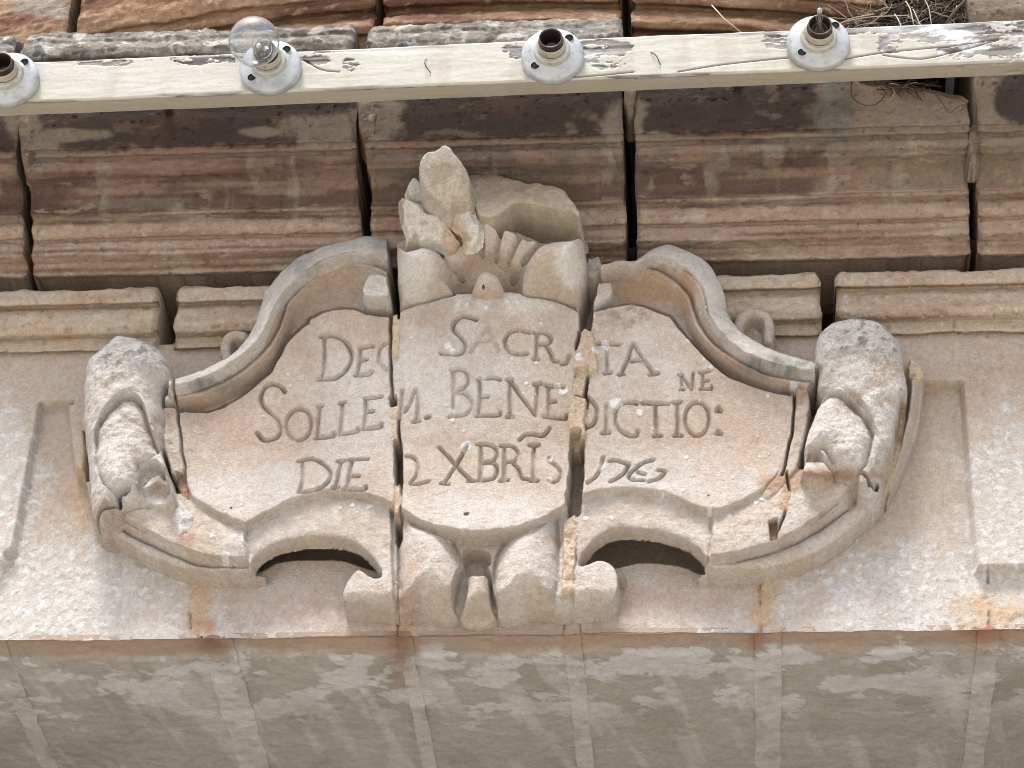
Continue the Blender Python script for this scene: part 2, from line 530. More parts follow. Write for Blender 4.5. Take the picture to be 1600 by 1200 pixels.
# ---- lower moulding
LP = [(536, .000), (534, .009), (516, .011), (514, .016), (508, .026), (494, .034), (478, .033), (466, .028), (463, .030), (460, .042), (452, .045), (438, .043), (434, .030)]


def lower_col(px, py, X, Sg, pits):
    v = vrow(px, py)
    n1 = fbm(X, Sg, 16, 5, 110); n2 = fbm(X, Sg, 8, 4, 120, sx=0.6, sy=3); n3 = fbm(X, Sg, 70, 3, 130)
    C = np.broadcast_to(A(212, 192, 168), px.shape + (3,)).copy()
    C = mixc(C, A(212, 184, 146), sst(0.0, 0.5, n1) * 0.7)
    C = mixc(C, A(190, 152, 128), sst(0.1, 0.5, n2) * 0.55)
    C = mixc(C, A(216, 208, 190), sst(0.15, 0.5, n3) * 0.4)
    C = mixc(C, A(150, 110, 84), np.exp(-((v - 512 + 3 * n1) / 5) ** 2) * 0.6 * sst(-0.4, 0.2, n2))  # undersides of torus and top fillet painted darker, as if in shade
    C = mixc(C, A(150, 118, 94), np.exp(-((v - 464 + 2 * n1) / 3) ** 2) * 0.6)
    C = mixc(C, A(230, 220, 200), sst(0.55, 0.68, fbm(X, Sg, 110, 2, 141)) * sst(1000, 1250, px) * 0.8)
    return mixc(C, C * 0.62, pits * 0.4)


LOWP = prof_px(LP)


def xl(px, py=490): return float(pix([px], [py], .03)[0][0])


for (a, b, sd) in ((-0.86, xl(250), 21), (xl(269), xl(610), 22), (xl(930), xl(1287), 24), (xl(1304), 0.86, 25)):
    sweep_block("moulding_block", a, b, LOWP, lower_col, FACADE, seed=sd, chip=0.010, jag=(0.0, 0.010), rough_end=0.009, amp=0.0016)

# ---- weathered coping course behind the batten
WP = [(96, .192), (84, .196), (78, .200), (70, .212), (58, .216), (50, .213), (46, .204), (40, .206), (33, .202), (28, .190)]


def coping_col(px, py, X, Sg, pits):
    n1 = fbm(X, Sg, 20, 5, 210); n2 = fbm(X, Sg, 45, 4, 220); n3 = fbm(X, Sg, 9, 4, 230)
    C = np.broadcast_to(A(150, 142, 130), px.shape + (3,)).copy()
    C = mixc(C, A(198, 196, 188), sst(0.0, 0.35, n2) * 0.8)
    C = mixc(C, A(112, 100, 90), sst(0.1, 0.45, n1) * 0.8)
    C = mixc(C, A(84, 84, 84), sst(0.18, 0.4, n2 + n3 * 0.6) * 0.8)
    C = mixc(C, A(222, 222, 216), sst(0.3, 0.5, fbm(X, Sg, 30, 4, 240)) * 0.7)
    C = mixc(C, A(150, 112, 90), sst(0.25, 0.5, n3) * 0.5)
    return C


COPE = prof_px(WP)


def xw(px, py=60): return float(pix([px], [py], .205)[0][0])


for (a, b, sd) in ((-0.86, xw(28), 31), (xw(33), xw(557), 32), (xw(569), xw(975), 33)):
    sweep_block("coping_block", a, b, COPE, coping_col, FACADE, seed=sd, amp=0.0032, ledge=0.004, chip=0.012, jag=(0, 0.012), rough_end=0.008, mat=ROUGH, back=-0.03)

# ---- arch stones above the coping
AP = [(120, .095), (70, .105), (44, .112), (40, .128), (30, .136), (20, .134), (16, .126), (12, .120), (6, .122), (2, .140), (-6, .146), (-18, .146), (-22, .155), (-50, .165), (-110, .17), (-300, .19)]


def arch_col(px, py, X, Sg, pits):
    n1 = fbm(X, Sg, 14, 5, 310); n2 = fbm(X, Sg, 6, 4, 320, sx=0.5, sy=4); n3 = fbm(X, Sg, 50, 4, 330)
    C = np.broadcast_to(A(178, 138, 104), px.shape + (3,)).copy()
    C = mixc(C, A(200, 164, 126), sst(0.0, 0.5, n1) * 0.7)
    C = mixc(C, A(122, 78, 60), sst(0.0, 0.4, n2) * 0.85)
    C = mixc(C, A(212, 194, 166), sst(0.25, 0.5, n3) * 0.5)
    C = mixc(C, A(170, 160, 146), blob(px, py, 60, 12, 45, 16, 0.5, 31) * 0.8)
    return C


ARCH = prof_px(AP)
XA = [xj(128, 20, .13), xj(594, 20, .13), xj(978, 20, .13), xj(1386, 20, .13)]
x_mid = xj(740, 20, .13)
zarch = lambda X: -0.19 * (X - x_mid) ** 2 * (1 + 0.25 * (X < x_mid))
for i, (a, b) in enumerate(((-0.86, XA[0] - .004), (XA[0] + .004, XA[1] - .003), (XA[1] + .003, XA[2] - .004), (XA[2] + .004, XA[3]))):
    sweep_block("shade_block", a, b, ARCH, arch_col, FACADE, seed=41 + i, zfun=zarch, amp=0.0022, ledge=0.004, step=0.0022)

sweep_block("shade_block", XA[3] - 0.002, XJ[3] - 0.004, prof_px([(-24, .03), (-28, .19), (-34, .20), (-60, .21), (-200, .21)]), arch_col, FACADE, seed=47, amp=0.0022, step=0.003, back=0.14)  # unseen block added above the nest gap to keep the hole in shade

# ---- lintel soffit under the frieze
SJ = [35, 368, 652, 905, 1200, 1532]                         # mortar joints, photo columns on row 1100
zs = ARRIS_Z


def on_soffit(px, py, z):
    v = ray([px], [py])[0]; t = (z - CAM[2]) / v[2]
    return CAM[0] + v[0] * t, CAM[1] + v[1] * t


def soffit_col(px, py, X, Yg, pits):
    n1 = fbm(X, Yg, 9, 5, 410); n2 = fbm(X, Yg, 17, 6, 420, sx=0.7, sy=1.1, gain=0.62); n3 = fbm(X, Yg, 60, 4, 430)
    C = np.broadcast_to(A(182, 181, 173), px.shape + (3,)).copy()
    C = mixc(C, A(168, 165, 155), sst(-0.1, 0.4, n1) * 0.8)
    C = mixc(C, A(178, 168, 152), sst(0.1, 0.5, n3) * 0.3)
    front = sst(0.065, 0.035, Yg + 0.02 * n1)
    C = mixc(C, A(184, 154, 130), front * 0.8)
    zone = sst(0.04, 0.07, Yg + 0.03 * n1) * sst(0.28, 0.12, Yg + 0.06 * n1)
    patch = sst(0.10, 0.15, n2 + 0.3 * n1 + 0.14 * zone - 0.08) * np.clip(zone + 0.12, 0, 1)
    C = mixc(C, A(214, 217, 220), patch * 0.8)
    C = mixc(C, A(222, 223, 222), 0.35 * sst(0.1, 0.4, fbm(X - 0.25 * Yg, Yg, 14, 4, 440, sx=1.6, sy=0.25)) * sst(0.04, 0.1, Yg))
    C = mixc(C, A(150, 110, 84), np.exp(-((px - 625) / 22) ** 2) * sst(0.18, 0.02, Yg) * 0.8)
    C = mixc(C, A(140, 104, 82), np.exp(-((px - 330) / 30) ** 2) * sst(0.08, 0.02, Yg) * 0.8)
    C = mixc(C, A(170, 112, 74), np.exp(-((px - 1540) / 40) ** 2) * sst(0.08, 0.02, Yg) * 0.8)
    C = mixc(C, A(172, 112, 74), np.exp(-((px - 1180) / 14) ** 2) * sst(0.07, 0.02, Yg) * 0.8)
    return C


xs_j = [on_soffit(px, 1100, zs)[0] for px in SJ]
edges = [-0.98] + xs_j + [0.98]


def arris(X): return 0.0032 * fbm(X, X * 0 + 3.3, 9, 5, 77, gain=0.6) + 0.002


def soffit_grid(name, x0, x1, hw, seed, joint=False):
    n = max(6, int((x1 - x0) / 0.0028)); m = int(0.52 / 0.0028)
    X, Y = np.meshgrid(np.linspace(x0, x1, n), np.linspace(0.0165, 0.50, m), indexing='ij')
    Z = zs + 0.0022 * fbm(X, Y, 10, 4, seed) + 0.0012 * fbm(X, Y, 60, 4, seed + 4)
    # front arris is rounded and chipped, first strip bevelled
    cut = 0.010 + 0.006 * fbm(X, Y * 0, 14, 4, 77)
    Z = Z + arris(X) * np.clip(1 - (Y - 0.0165) / 0.03, 0, 1)
    Z = Z + 0.003 * sst(0.062, 0.048, Y + 0.012 * fbm(X, Y, 12, 3, 88))
    if joint:
        Z = Z - 0.0016 + 0.0012 * fbm(X, Y, 40, 4, seed + 8)
    ed = np.minimum(X - x0, x1 - X)
    Xo = X + np.where(X < (x0 + x1) / 2, -1, 1) * (0.003 * fbm(X * 0 + seed, Y, 18, 4, seed + 2)) * np.clip(1 - ed / 0.01, 0, 1) * (1 if joint else 0)
    G = np.stack([Xo, Y, Z], -1)
    px, py = proj(G[..., 0], G[..., 1], G[..., 2])
    C = soffit_col(px, py, X, Y, None)
    if joint:
        n1 = fbm(X, Y, 30, 4, 461)
        far = sst(0.06, 0.10, Y)
        C = mixc(C, A(218, 218, 216), far * 0.5 * sst(-0.7, 0.0, n1))
    Sp = Soup(); add_grid(Sp, G, C, True)
    for row, fl in ((0, False), (-1, True)):
        b = G[row]; t = b.copy(); t[:, 2] = zs + 0.03
        add_grid(Sp, np.stack([b, t], 1), np.broadcast_to(C[row][:, None, :], (len(b), 2, 3)), fl)
    b = G[:, 0]; t = b.copy(); t[:, 2] = zs + 0.012
    add_grid(Sp, np.stack([b, t], 1), np.broadcast_to(C[:, 0][:, None, :], (len(b), 2, 3)), True)
    return Sp.build(name, SOFFIT, FACADE)


JW = [.017, .030, .014, .016, .024, .020]
for i in range(len(edges) - 1):
    a = edges[i] + (JW[i - 1] * .62 if i > 0 else 0); b = edges[i + 1] - (JW[i] * .62 if i < len(JW) else 0)
    soffit_grid("lintel_block", a, b, 0, 500 + i)
for i, x in enumerate(xs_j):
    soffit_grid("mortar_joint", x - JW[i] * .70, x + JW[i] * .70, 0, 540 + i, True)


# ------------------------------------------------------------------ carved relief
def polydist(X, Z, P):
    best = np.full(X.shape, 1e9, np.float32)
    for i in range(len(P) - 1):
        ax, az = P[i]; bx, bz = P[i + 1]
        dx, dz = bx - ax, bz - az
        L2 = dx * dx + dz * dz + 1e-12
        t = np.clip(((X - ax) * dx + (Z - az) * dz) / L2, 0, 1)
        best = np.minimum(best, (X - ax - t * dx) ** 2 + (Z - az - t * dz) ** 2)
    return np.sqrt(best)


def polyin(X, Z, P):
    ins = np.zeros(X.shape, bool); n = len(P)
    for i in range(n):
        ax, az = P[i]; bx, bz = P[(i + 1) % n]
        if az == bz: continue
        c = (az > Z) != (bz > Z)
        ins ^= c & (X < (bx - ax) * (Z - az) / (bz - az) + ax)
    return ins


class Relief:
    def __init__(s, x0, x1, z0, z1, step, base, warp=0.0016):
        s.step = step; s.x0 = x0; s.z0 = z0
        s.xs = np.arange(x0, x1, step); s.zs = np.arange(z0, z1, step)
        s.X, s.Z = np.meshgrid(s.xs.astype(np.float32), s.zs.astype(np.float32))
        s.H = np.full(s.X.shape, base, np.float32); s.L = np.zeros(s.X.shape, np.int16); s.R = np.zeros(s.X.shape, np.float32)
        s.Xw = s.X + warp * fbm(s.X, s.Z, 38, 4, 901); s.Zw = s.Z + warp * fbm(s.X, s.Z, 38, 4, 911)

    gain = 1.0; rowz = None
    pm = None                                              # the tablet leans forward: depths grow towards its head

    def q(s, p, row=None, z=None):
        p = np.asarray(p, float)
        if s.pm is None: return p
        foot = row is not None
        if row is None: row = np.interp(np.asarray(z, float), *s.rowz)
        g_ = sst(925, 990, np.asarray(row, float)) if foot else 0.0       # the foot of the carving dies back into the wall
        f = np.clip((690 - row) / 230, 0, 1)
        return ((0.68 + 0.32 * f) * p - 0.008 * (1 - f)) * (1 - g_) - 0.014 * g_

    def xz(s, pts, p):
        a = np.array(pts, float)
        if callable(p): p = p(a[:, 1])
        p = s.q(p, row=a[:, 1])
        x, z = pix(a[:, 0], a[:, 1], p)
        return np.stack([x, z], 1)

    def win(s, P, mar):
        i0 = max(0, int((P[:, 1].min() - mar - s.z0) / s.step)); i1 = min(len(s.zs), int((P[:, 1].max() + mar - s.z0) / s.step) + 2)
        j0 = max(0, int((P[:, 0].min() - mar - s.x0) / s.step)); j1 = min(len(s.xs), int((P[:, 0].max() + mar - s.x0) / s.step) + 2)
        return np.s_[i0:i1, j0:j1]

    def sd(s, P, mar=0.008):
        sl = s.win(P, mar); X, Z = s.Xw[sl], s.Zw[sl]
        Q = np.vstack([P, P[:1]])
        d = polydist(X, Z, Q)
        return sl, np.where(polyin(X, Z, P), d, -d)

    def put(s, sl, h, cov, lab, rough=None, mode='over'):
        H = s.H[sl]
        if mode == 'max':
            cov = cov * sst(-0.0005, 0.0005, h - H)
        s.H[sl] = H * (1 - cov) + h * cov
        m = cov > 0.5
        if lab is not None: s.L[sl][m] = lab
        if rough is not None: s.R[sl] = s.R[sl] * (1 - cov) + rough * cov

    def fill(s, pts, p, lab, bev=0.0, drop=0.0, dome=0.0, rough=None, mode='over', smooth=3, tilt=0.0, at=None):
        """a raised region: flat top at p, edge rounded over bev metres by drop, optionally domed; tilt adds height per metre upwards"""
        P = s.xz(cat(pts, smooth, True) if smooth else pts, at if at is not None else p)
        sl, sd = s.sd(P)
        cov = np.clip(sd / s.step + 0.5, 0, 1)
        if callable(p):                                    # leaning face: protrusion given by the photo row
            k = np.polyfit(P[:, 1], s.q(p(cat(pts, smooth, True)[:, 1] if smooth else np.array(pts, float)[:, 1]), row=(cat(pts, smooth, True)[:, 1] if smooth else np.array(pts, float)[:, 1])), 1)
            h = (k[0] * s.Z[sl] + k[1]).astype(np.float32)
        else:
            h = np.broadcast_to(s.q(p, z=s.Z[sl]), sd.shape).astype(np.float32)
        if bev: h = h - drop * s.gain * (1 - np.sqrt(1 - (1 - np.clip(sd / bev, 0, 1)) ** 2 + 1e-6))
        if dome:
            dm = max(sd.max(), 1e-4); t = np.clip(sd / dm, 0, 1); h += dome * s.gain * (1 - (1 - t) ** 2)
        if tilt: h += tilt * (s.Z[sl] - P[:, 1].mean())
        s.put(sl, h, cov, lab, rough, mode)
        return sl, sd

    def strip(s, a, ha, c, hc, lab, bulge=0.0, power=1.0, rough=None, mode='over', smooth=3):
        """surface stretched between two curves"""
        Pa = s.xz(cat(a, smooth), ha); Pc = s.xz(cat(c, smooth), hc)
        P = np.vstack([Pa, Pc[::-1]])
        sl, sd = s.sd(P)
        X, Z = s.Xw[sl], s.Zw[sl]
        da = polydist(X, Z, Pa); dc = polydist(X, Z, Pc)
        t = da / (da + dc + 1e-9)
        qa = s.q(ha, z=s.Z[sl]); h = qa + (s.q(hc, z=s.Z[sl]) - qa) * t ** power + bulge * s.gain * 4 * t * (1 - t)
        s.put(sl, h, np.clip(sd / s.step + 0.5, 0, 1), lab, rough, mode)

    def ridge(s, pts, p, half, hgt, lab=None, smooth=3, mode='max', rough=None):
        """rounded bead along a curve, crown at p"""
        P = s.xz(cat(pts, smooth), p); sl = s.win(P, half * 1.3)
        d = polydist(s.Xw[sl], s.Zw[sl], P)
        t = np.clip(d / half, 0, 1)
        h = s.q(p, z=s.Z[sl]) - hgt * (1 - np.sqrt(1 - t * t + 1e-6))
        s.put(sl, h, np.clip((half - d) / s.step + 0.5, 0, 1), lab, rough, mode)

    def groove(s, pts, p, half, depth, smooth=3, vee=True, warp=True, lab=None):
        P = s.xz(cat(pts, smooth) if smooth else pts, p); sl = s.win(P, half * 1.5)
        d = polydist(s.Xw[sl] if warp else s.X[sl], s.Zw[sl] if warp else s.Z[sl], P)
        t = np.clip(1 - d / half, 0, 1)
        s.H[sl] -= depth * (t if vee else sst(0, 0.6, t))
        if lab is not None: s.L[sl][d < half * 0.9] = lab
        return sl, d

    def blur(s, n=1):
        for _ in range(n):
            for ax in (0, 1):
                H = s.H; a = np.roll(H, 1, ax); b = np.roll(H, -1, ax)
                s.H = (a + 2 * H + b) / 4

    def normals(s):
        gz, gx = np.gradient(s.H, s.step)
        n = np.stack([-gx, -np.ones_like(gx), -gz], -1)      # surface y = -H
        n[..., 0] = -gx * 1.0; n[..., 2] = -gz * 1.0
        return n / np.linalg.norm(n, axis=-1, keepdims=True)

    def grow(s, n=9):
        for _ in range(n):
            for ax in (0, 1):
                for d in (1, -1):
                    q = np.roll(s.L, d, ax); m = (s.L == 0) & (q > 0); s.L[m] = q[m]

    def export(s, C, names, parent, floor, mat, kill=None):
        N = s.normals(); nz, nx = s.H.shape
        V = np.stack([s.X, -s.H, s.Z], -1).reshape(-1, 3); Cf = C.reshape(-1, 3); Nf = N.reshape(-1, 3)
        idx = np.arange(nz * nx).reshape(nz, nx)
        Q = np.stack([idx[:-1, :-1], idx[:-1, 1:], idx[1:, 1:], idx[1:, :-1]], -1)
        low = np.maximum.reduce([s.H[:-1, :-1], s.H[:-1, 1:], s.H[1:, 1:], s.H[1:, :-1]]) < floor
        lab = s.L[:-1, :-1]
        if kill is not None: low = low | kill[:-1, :-1] | kill[1:, 1:]
        obs = {}
        for k, nm in names.items():
            f = Q[(lab == k) & ~low]
            if len(f) < 4: continue
            u, inv = np.unique(f, return_inverse=True)
            par = nm[2] if len(nm) > 2 and nm[2] is not None else parent
            if isinstance(par, int): par = obs.get(par, parent)
            ob = mesh_np(nm[0], V[u], inv.reshape(f.shape), nm[3] if len(nm) > 3 else mat, par, Cf[u], Nf[u])
            if nm[1]: ob['label'] = nm[1]
            obs[k] = ob
        return obs


# ---- frieze
REC = -0.017
fz1 = LOWP[0][0] + 0.012
FR = Relief(-0.86, 0.86, ARRIS_Z - 0.0005, fz1, 0.002, 0.0, warp=0.0006)
FR.L[:] = 1
rec = [(63, 628), (300, 623), (1300, 601), (1503, 597), (1514, 740), (1526, 886), (1760, 881), (1760, 1080), (-160, 1090), (-160, 884), (16, 879), (40, 752)]
FR.fill(rec, REC, 1, smooth=0, at=0.0)
# broken lower corner of the raised border at the left
FR.fill([(8, 862), (36, 850), (34, 890), (6, 892)], REC, 1, smooth=0, at=0.0)
FR.fill([(104, 628), (126, 630), (135, 700), (133, 738), (117, 734), (110, 690)], 0.004, 1, smooth=0)
for hol in ([(390, 893), (430, 877), (480, 871), (540, 873), (590, 889), (612, 860), (560, 815), (480, 806), (400, 830)], [(905, 880), (940, 880), (962, 884), (1000, 876), (1040, 877), (1075, 884), (1104, 894), (1110, 850), (1040, 800), (960, 800), (900, 830)]):
    FR.fill(hol, -0.075, 1, smooth=2, at=REC)
FR.blur(1)
fx, fz = FR.X, FR.Z
FPX, FPY = proj(fx, -FR.H, fz)
n_a = fbm(fx, fz, 12, 5, 600); n_b = fbm(fx, fz, 40, 5, 610); n_c = fbm(fx, fz, 5, 4, 620)
FR.H += 0.0012 * n_a + 0.0007 * n_b + 0.002 * n_c
lich = np.maximum.reduce([blob(FPX, FPY, 90, 930, 230, 90, 0.5, 51, 0.6), blob(FPX, FPY, 10, 760, 60, 130, 0.5, 52, 0.5), blob(FPX, FPY, 1440, 920, 220, 70, 0.5, 53, 0.6),
                          blob(FPX, FPY, 1575, 800, 70, 150, 0.5, 54, 0.5), 0.5 * blob(FPX, FPY, 450, 975, 200, 30, 0.5, 55, 0.5), 0.6 * blob(FPX, FPY, 1080, 975, 160, 26, 0.5, 56, 0.5)])
flake = sst(0.05, 0.25, fbm(fx, fz, 75, 4, 611) + 0.3 * n_a)
FR.H += 0.0012 * lich * flake
pock = sst(0.50, 0.62, fbm(fx, fz, 90, 2, 640)) * sst(640, 560, FPY) * sst(1380, 1460, FPX)
FR.H -= 0.0025 * pock
jn = np.zeros_like(fx)
for (jx, y0, y1, hw) in ((297, 880, 1010, 2.0), (623, 900, 1010, 2.0), (884, 940, 1000, 1.5), (1188, 880, 1000, 2.0), (1545, 890, 1000, 2.0)):
    tt = sst(y0 - 10, y0, FPY) * sst(y1 + 10, y1, FPY)
    jn = np.maximum(jn, tt * np.exp(-((FPX - jx - 3 * n_a) / hw) ** 2))
FR.H -= 0.003 * jn * sst(-0.3, 0.2, n_b)
mort = np.maximum.reduce([blob(FPX, FPY, 312, 955, 20, 46, 0.7, 57, 0.7, 0.04), blob(FPX, FPY, 1196, 945, 20, 42, 0.7, 58, 0.7, 0.04), blob(FPX, FPY, 1545, 955, 50, 26, 0.7, 59, 0.7, 0.04),
                          blob(FPX, FPY, 628, 985, 24, 20, 0.7, 60, 0.7, 0.04), 0.7 * blob(FPX, FPY, 130, 755, 12, 60, 0.5, 61)])
FR.H += 0.002 * mort * (0.6 + n_b)
FC = np.broadcast_to(A(209, 191, 171), fx.shape + (3,)).copy()
FC = mixc(FC, A(212, 184, 156), sst(-0.1, 0.4, n_a) * sst(700, 560, FPY) * 0.8)
FC = mixc(FC, A(204, 178, 154), sst(0.0, 0.5, n_c) * 0.7)
FC = mixc(FC, A(214, 200, 186), sst(0.0, 0.4, n_b) * 0.5)
FC = mixc(FC, A(216, 208, 200), sst(860, 960, FPY + 30 * n_a) * 0.7)
FC = mixc(FC, A(222, 220, 216), np.clip(lich * (0.55 + 0.6 * flake), 0, 1))
FC = mixc(FC, A(238, 238, 236), sst(0.30, 0.42, fbm(fx, fz, 70, 3, 650)) * np.clip(lich * 1.2, 0, 1) * 0.9)
FC = mixc(FC, A(204, 166, 142), 0.55 * blob(FPX, FPY, 760, 950, 420, 40, 0.5, 62, 0.5))
FC = mixc(FC, A(218, 184, 140), mort * 0.85)
FC = mixc(FC, A(196, 146, 108), mort * sst(0.1, 0.4, n_a) * sst(950, 985, FPY) * 0.9)
FC = mixc(FC, A(228, 214, 190), pock * 0.6)
FC = mixc(FC, A(120, 90, 70), jn * sst(-0.2, 0.3, n_b) * 0.8)
bx = [-1] + [xj(v, 940, -.017) for v in (297, 623, 884, 1188, 1560)] + [1]
for k in range(len(bx) - 1):
    FR.L[(fx >= bx[k]) & (fx < bx[k + 1])] = k + 1
FR.Z = FR.Z + arris(fx) * np.clip(1 - (fz - ARRIS_Z) / 0.03, 0, 1)
FR.export(FC, {k: ("frieze_block", None) for k in range(1, 7)}, FACADE, -0.5, STONE)

# ---- cartouche
CART = thing("carved_cartouche", "carved scrolled limestone tablet with a Latin inscription dated 1761 standing out from the frieze", "cartouche")
(L_BODY, L_MOULD_L, L_MOULD_R, L_PAN_L, L_PAN_C, L_PAN_R, L_VOL_L, L_VOL_R, L_SCR_L, L_SCR_R, L_TASSEL, L_CURL_L, L_CURL_R, L_MORT,
 L_LOBE_L, L_LOBE_R, L_FAN, L_LEAF, L_STUB, L_FLANGE, L_EGG, L_RIM, L_FLANGE2, L_RIM2) = range(1, 25)
xa, _ = pix([95], [700], 0.0); xb, _ = pix([1462], [700], 0.0)
_, za = pix([800], [1012], 0.0); _, zb = pix([700], [338], 0.10)
R = Relief(float(xa[0]), float(xb[0]), float(za[0]), float(zb[0]) + 0.03, 0.00105, -0.04)
R.pm = True; R.gain = 0.85
_rw = np.array([340, 400, 500, 600, 700, 800, 900, 940, 965, 990.]); _rp = np.array([.13, .12, .09, .07, .05, .045, .033, .022, .004, -.012])
_rz = pix(np.full(10, 770.), _rw, _rp)[1]; R.rowz = (_rz[::-1], _rw[::-1])

# interior fill
R.fill([(255, 610), (330, 590), (390, 545), (412, 470), (470, 408), (540, 382), (606, 378), (612, 380), (918, 372), (935, 410), (992, 412), (1040, 388), (1100, 410), (1135, 470), (1150, 520),
        (1265, 566), (1272, 700), (1225, 790), (1120, 860), (1000, 800), (905, 830), (890, 930), (630, 930), (600, 840), (500, 810), (390, 860), (280, 800)], 0.030, L_BODY, smooth=0)

# flanges behind the volutes
R.fill([(112, 640), (128, 600), (180, 560), (250, 600), (250, 780), (160, 830), (134, 760), (122, 700)], 0.012, L_FLANGE, 0.006, 0.004)
R.fill([(1300, 560), (1400, 560), (1436, 585), (1444, 611), (1440, 650), (1431, 686), (1416, 725), (1398, 761), (1383, 785), (1340, 800), (1280, 780)], 0.022, L_FLANGE2, 0.008, 0.006)

# undercut hollows behind the arcs of the lower scroll
HOL = ([(396, 900), (402, 872), (440, 838), (500, 828), (560, 835), (600, 860), (604, 905)], [(900, 905), (905, 860), (940, 824), (1000, 815), (1060, 830), (1106, 864), (1108, 900)])
for hol in HOL: R.fill(hol, 0.021, 59, smooth=0)
# lower scroll, left: outer roll, groove, main body
M_L = [(150, 790), (190, 806), (220, 824), (257, 844), (290, 858), (320, 867), (355, 872), (390, 873)]
G_L = [(150, 806), (185, 826), (220, 845), (257, 862), (284, 874), (311, 884), (345, 888), (396, 888)]
E_L = [(152, 815), (168, 830), (185, 843), (225, 867), (270, 886), (300, 893), (340, 898), (396, 896)]
R.strip(G_L, 0.034, E_L, 0.032, L_SCR_L, 0.006)
R.strip(M_L, 0.066, G_L, 0.034, L_SCR_L, 0.0, 0.8)
R.strip([(150, 770), (220, 775), (290, 770), (330, 790), (384, 826)], 0.062, M_L, 0.066, L_SCR_L, 0.006, rough=0.3)
# arc and curl of the lower scroll, left
R.fill([(384, 826), (400, 808), (440, 785), (500, 770), (580, 780), (624, 800), (624, 952), (599, 957), (581, 950), (560, 943), (540, 943), (533, 930), (540, 908), (554, 889), (564, 888), (577, 898),
        (591, 900), (594, 891), (581, 869), (557, 849), (530, 840), (500, 837), (470, 839), (440, 846), (415, 857), (398, 870), (388, 884)], 0.060, L_SCR_L, 0.010, 0.006, rough=0.22, smooth=2)
# lower scroll, right
M_R = [(1108, 868), (1150, 863), (1200, 850), (1240, 832), (1285, 802), (1320, 772), (1345, 752)]
G_R = [(1102, 882), (1160, 877), (1220, 860), (1268, 837), (1310, 808), (1345, 778), (1366, 762)]
E_R = [(1104, 890), (1160, 894), (1230, 884), (1285, 861), (1328, 832), (1366, 795), (1388, 768)]
R.strip(G_R, 0.036, E_R, 0.034, L_SCR_R, 0.007)
R.strip(M_R, 0.068, G_R, 0.036, L_SCR_R, 0.0, 0.8)
R.strip([(1111, 802), (1160, 784), (1215, 740), (1300, 730), (1345, 748)], 0.062, M_R, 0.068, L_SCR_R, 0.006, rough=0.4)
R.fill([(1112, 806), (1085, 792), (1050, 776), (990, 764), (930, 770), (880, 800), (876, 945), (889, 950), (911, 954), (935, 948), (959, 935), (967, 915), (965, 894), (955, 879), (935, 874), (910, 882), (905, 876),
        (918, 854), (942, 832), (969, 824), (1002, 825), (1036, 831), (1070, 843), (1090, 856), (1110, 870)], 0.060, L_SCR_R, 0.010, 0.006, rough=0.22, smooth=2)

# tassel stone under the tablet
R.fill([(612, 800), (640, 815), (720, 845), (800, 842), (870, 805), (900, 795), (896, 955), (870, 962), (840, 955), (815, 962), (790, 978), (778, 975), (770, 960), (725, 962), (712, 975), (702, 981),
        (685, 973), (664, 958), (645, 958), (620, 962)], 0.050, L_TASSEL, 0.012, 0.010, rough=0.25, smooth=2)
for cx, sg in ((668, 1), (828, -1)):                       # two swelling leaves
    R.fill([(cx - 44 * sg, 812), (cx - 10 * sg, 822), (cx + 30 * sg, 836), (cx + 52 * sg, 870), (cx + 58 * sg, 905), (cx + 56 * sg, 935), (cx + 46 * sg, 960), (cx + 34 * sg, 980), (cx + 12 * sg, 966), (cx - 12 * sg, 950), (cx - 40 * sg, 950)],
           0.046, L_TASSEL, 0.014, 0.010, dome=0.030, rough=0.3)
R.fill([(722, 905), (740, 896), (764, 905), (772, 940), (776, 975), (718, 975), (712, 940)], 0.014, L_TASSEL, 0.005, 0.003)
R.fill([(730, 880), (748, 876), (766, 886), (766, 904), (748, 910), (728, 902)], 0.004, L_TASSEL, rough=0.5)
R.fill([(730, 902), (746, 899), (763, 902), (765, 930), (770, 958), (774, 974), (746, 984), (719, 974), (723, 955), (729, 930)], 0.048, L_TASSEL, 0.010, 0.010, dome=0.014)
R.fill([(724, 972), (746, 966), (770, 973), (768, 981), (746, 986), (726, 981)], 0.050, L_TASSEL, 0.004, 0.004)

# upper mouldings
O_L = [(608, 374), (590, 370), (570, 369), (540, 377), (510, 384), (487, 393), (467, 402), (447, 417), (425, 441), (415, 455), (409, 470), (406, 484), (402, 500), (393, 522), (371, 548), (354, 562), (330, 575), (304, 586), (262, 598)]
B_L = [(608, 397), (585, 395), (560, 394), (540, 397), (515, 405), (487, 418), (470, 430), (455, 444), (443, 458), (433, 473), (427, 486), (421, 500), (413, 516), (404, 531), (390, 546), (371, 560), (345, 577), (317, 591), (290, 602), (262, 607)]
G_L2 = [(608, 424), (585, 414), (565, 411), (545, 412), (520, 418), (500, 428), (485, 438), (470, 452), (456, 467), (447, 482), (443, 497), (438, 512), (430, 528), (418, 545), (400, 563), (375, 583), (350, 598), (325, 609), (300, 616), (258, 620)]
R_L = [(608, 432), (580, 420), (565, 416), (545, 417), (525, 421), (505, 430), (488, 442), (474, 455), (462, 468), (453, 482), (449, 497), (445, 512), (437, 528), (428, 545), (412, 563), (390, 582), (360, 602), (330, 615), (300, 625), (256, 630)]
P_L = [(608, 493), (590, 493), (570, 489), (555, 483), (540, 482), (520, 484), (500, 490), (483, 498), (481, 505), (472, 511), (460, 520), (445, 537), (437, 552), (422, 579), (400, 597), (371, 619), (350, 632), (321, 641), (280, 641), (254, 641)]
R.strip(R_L, 0.080, P_L, 0.055, L_MOULD_L, -0.014, 0.5)
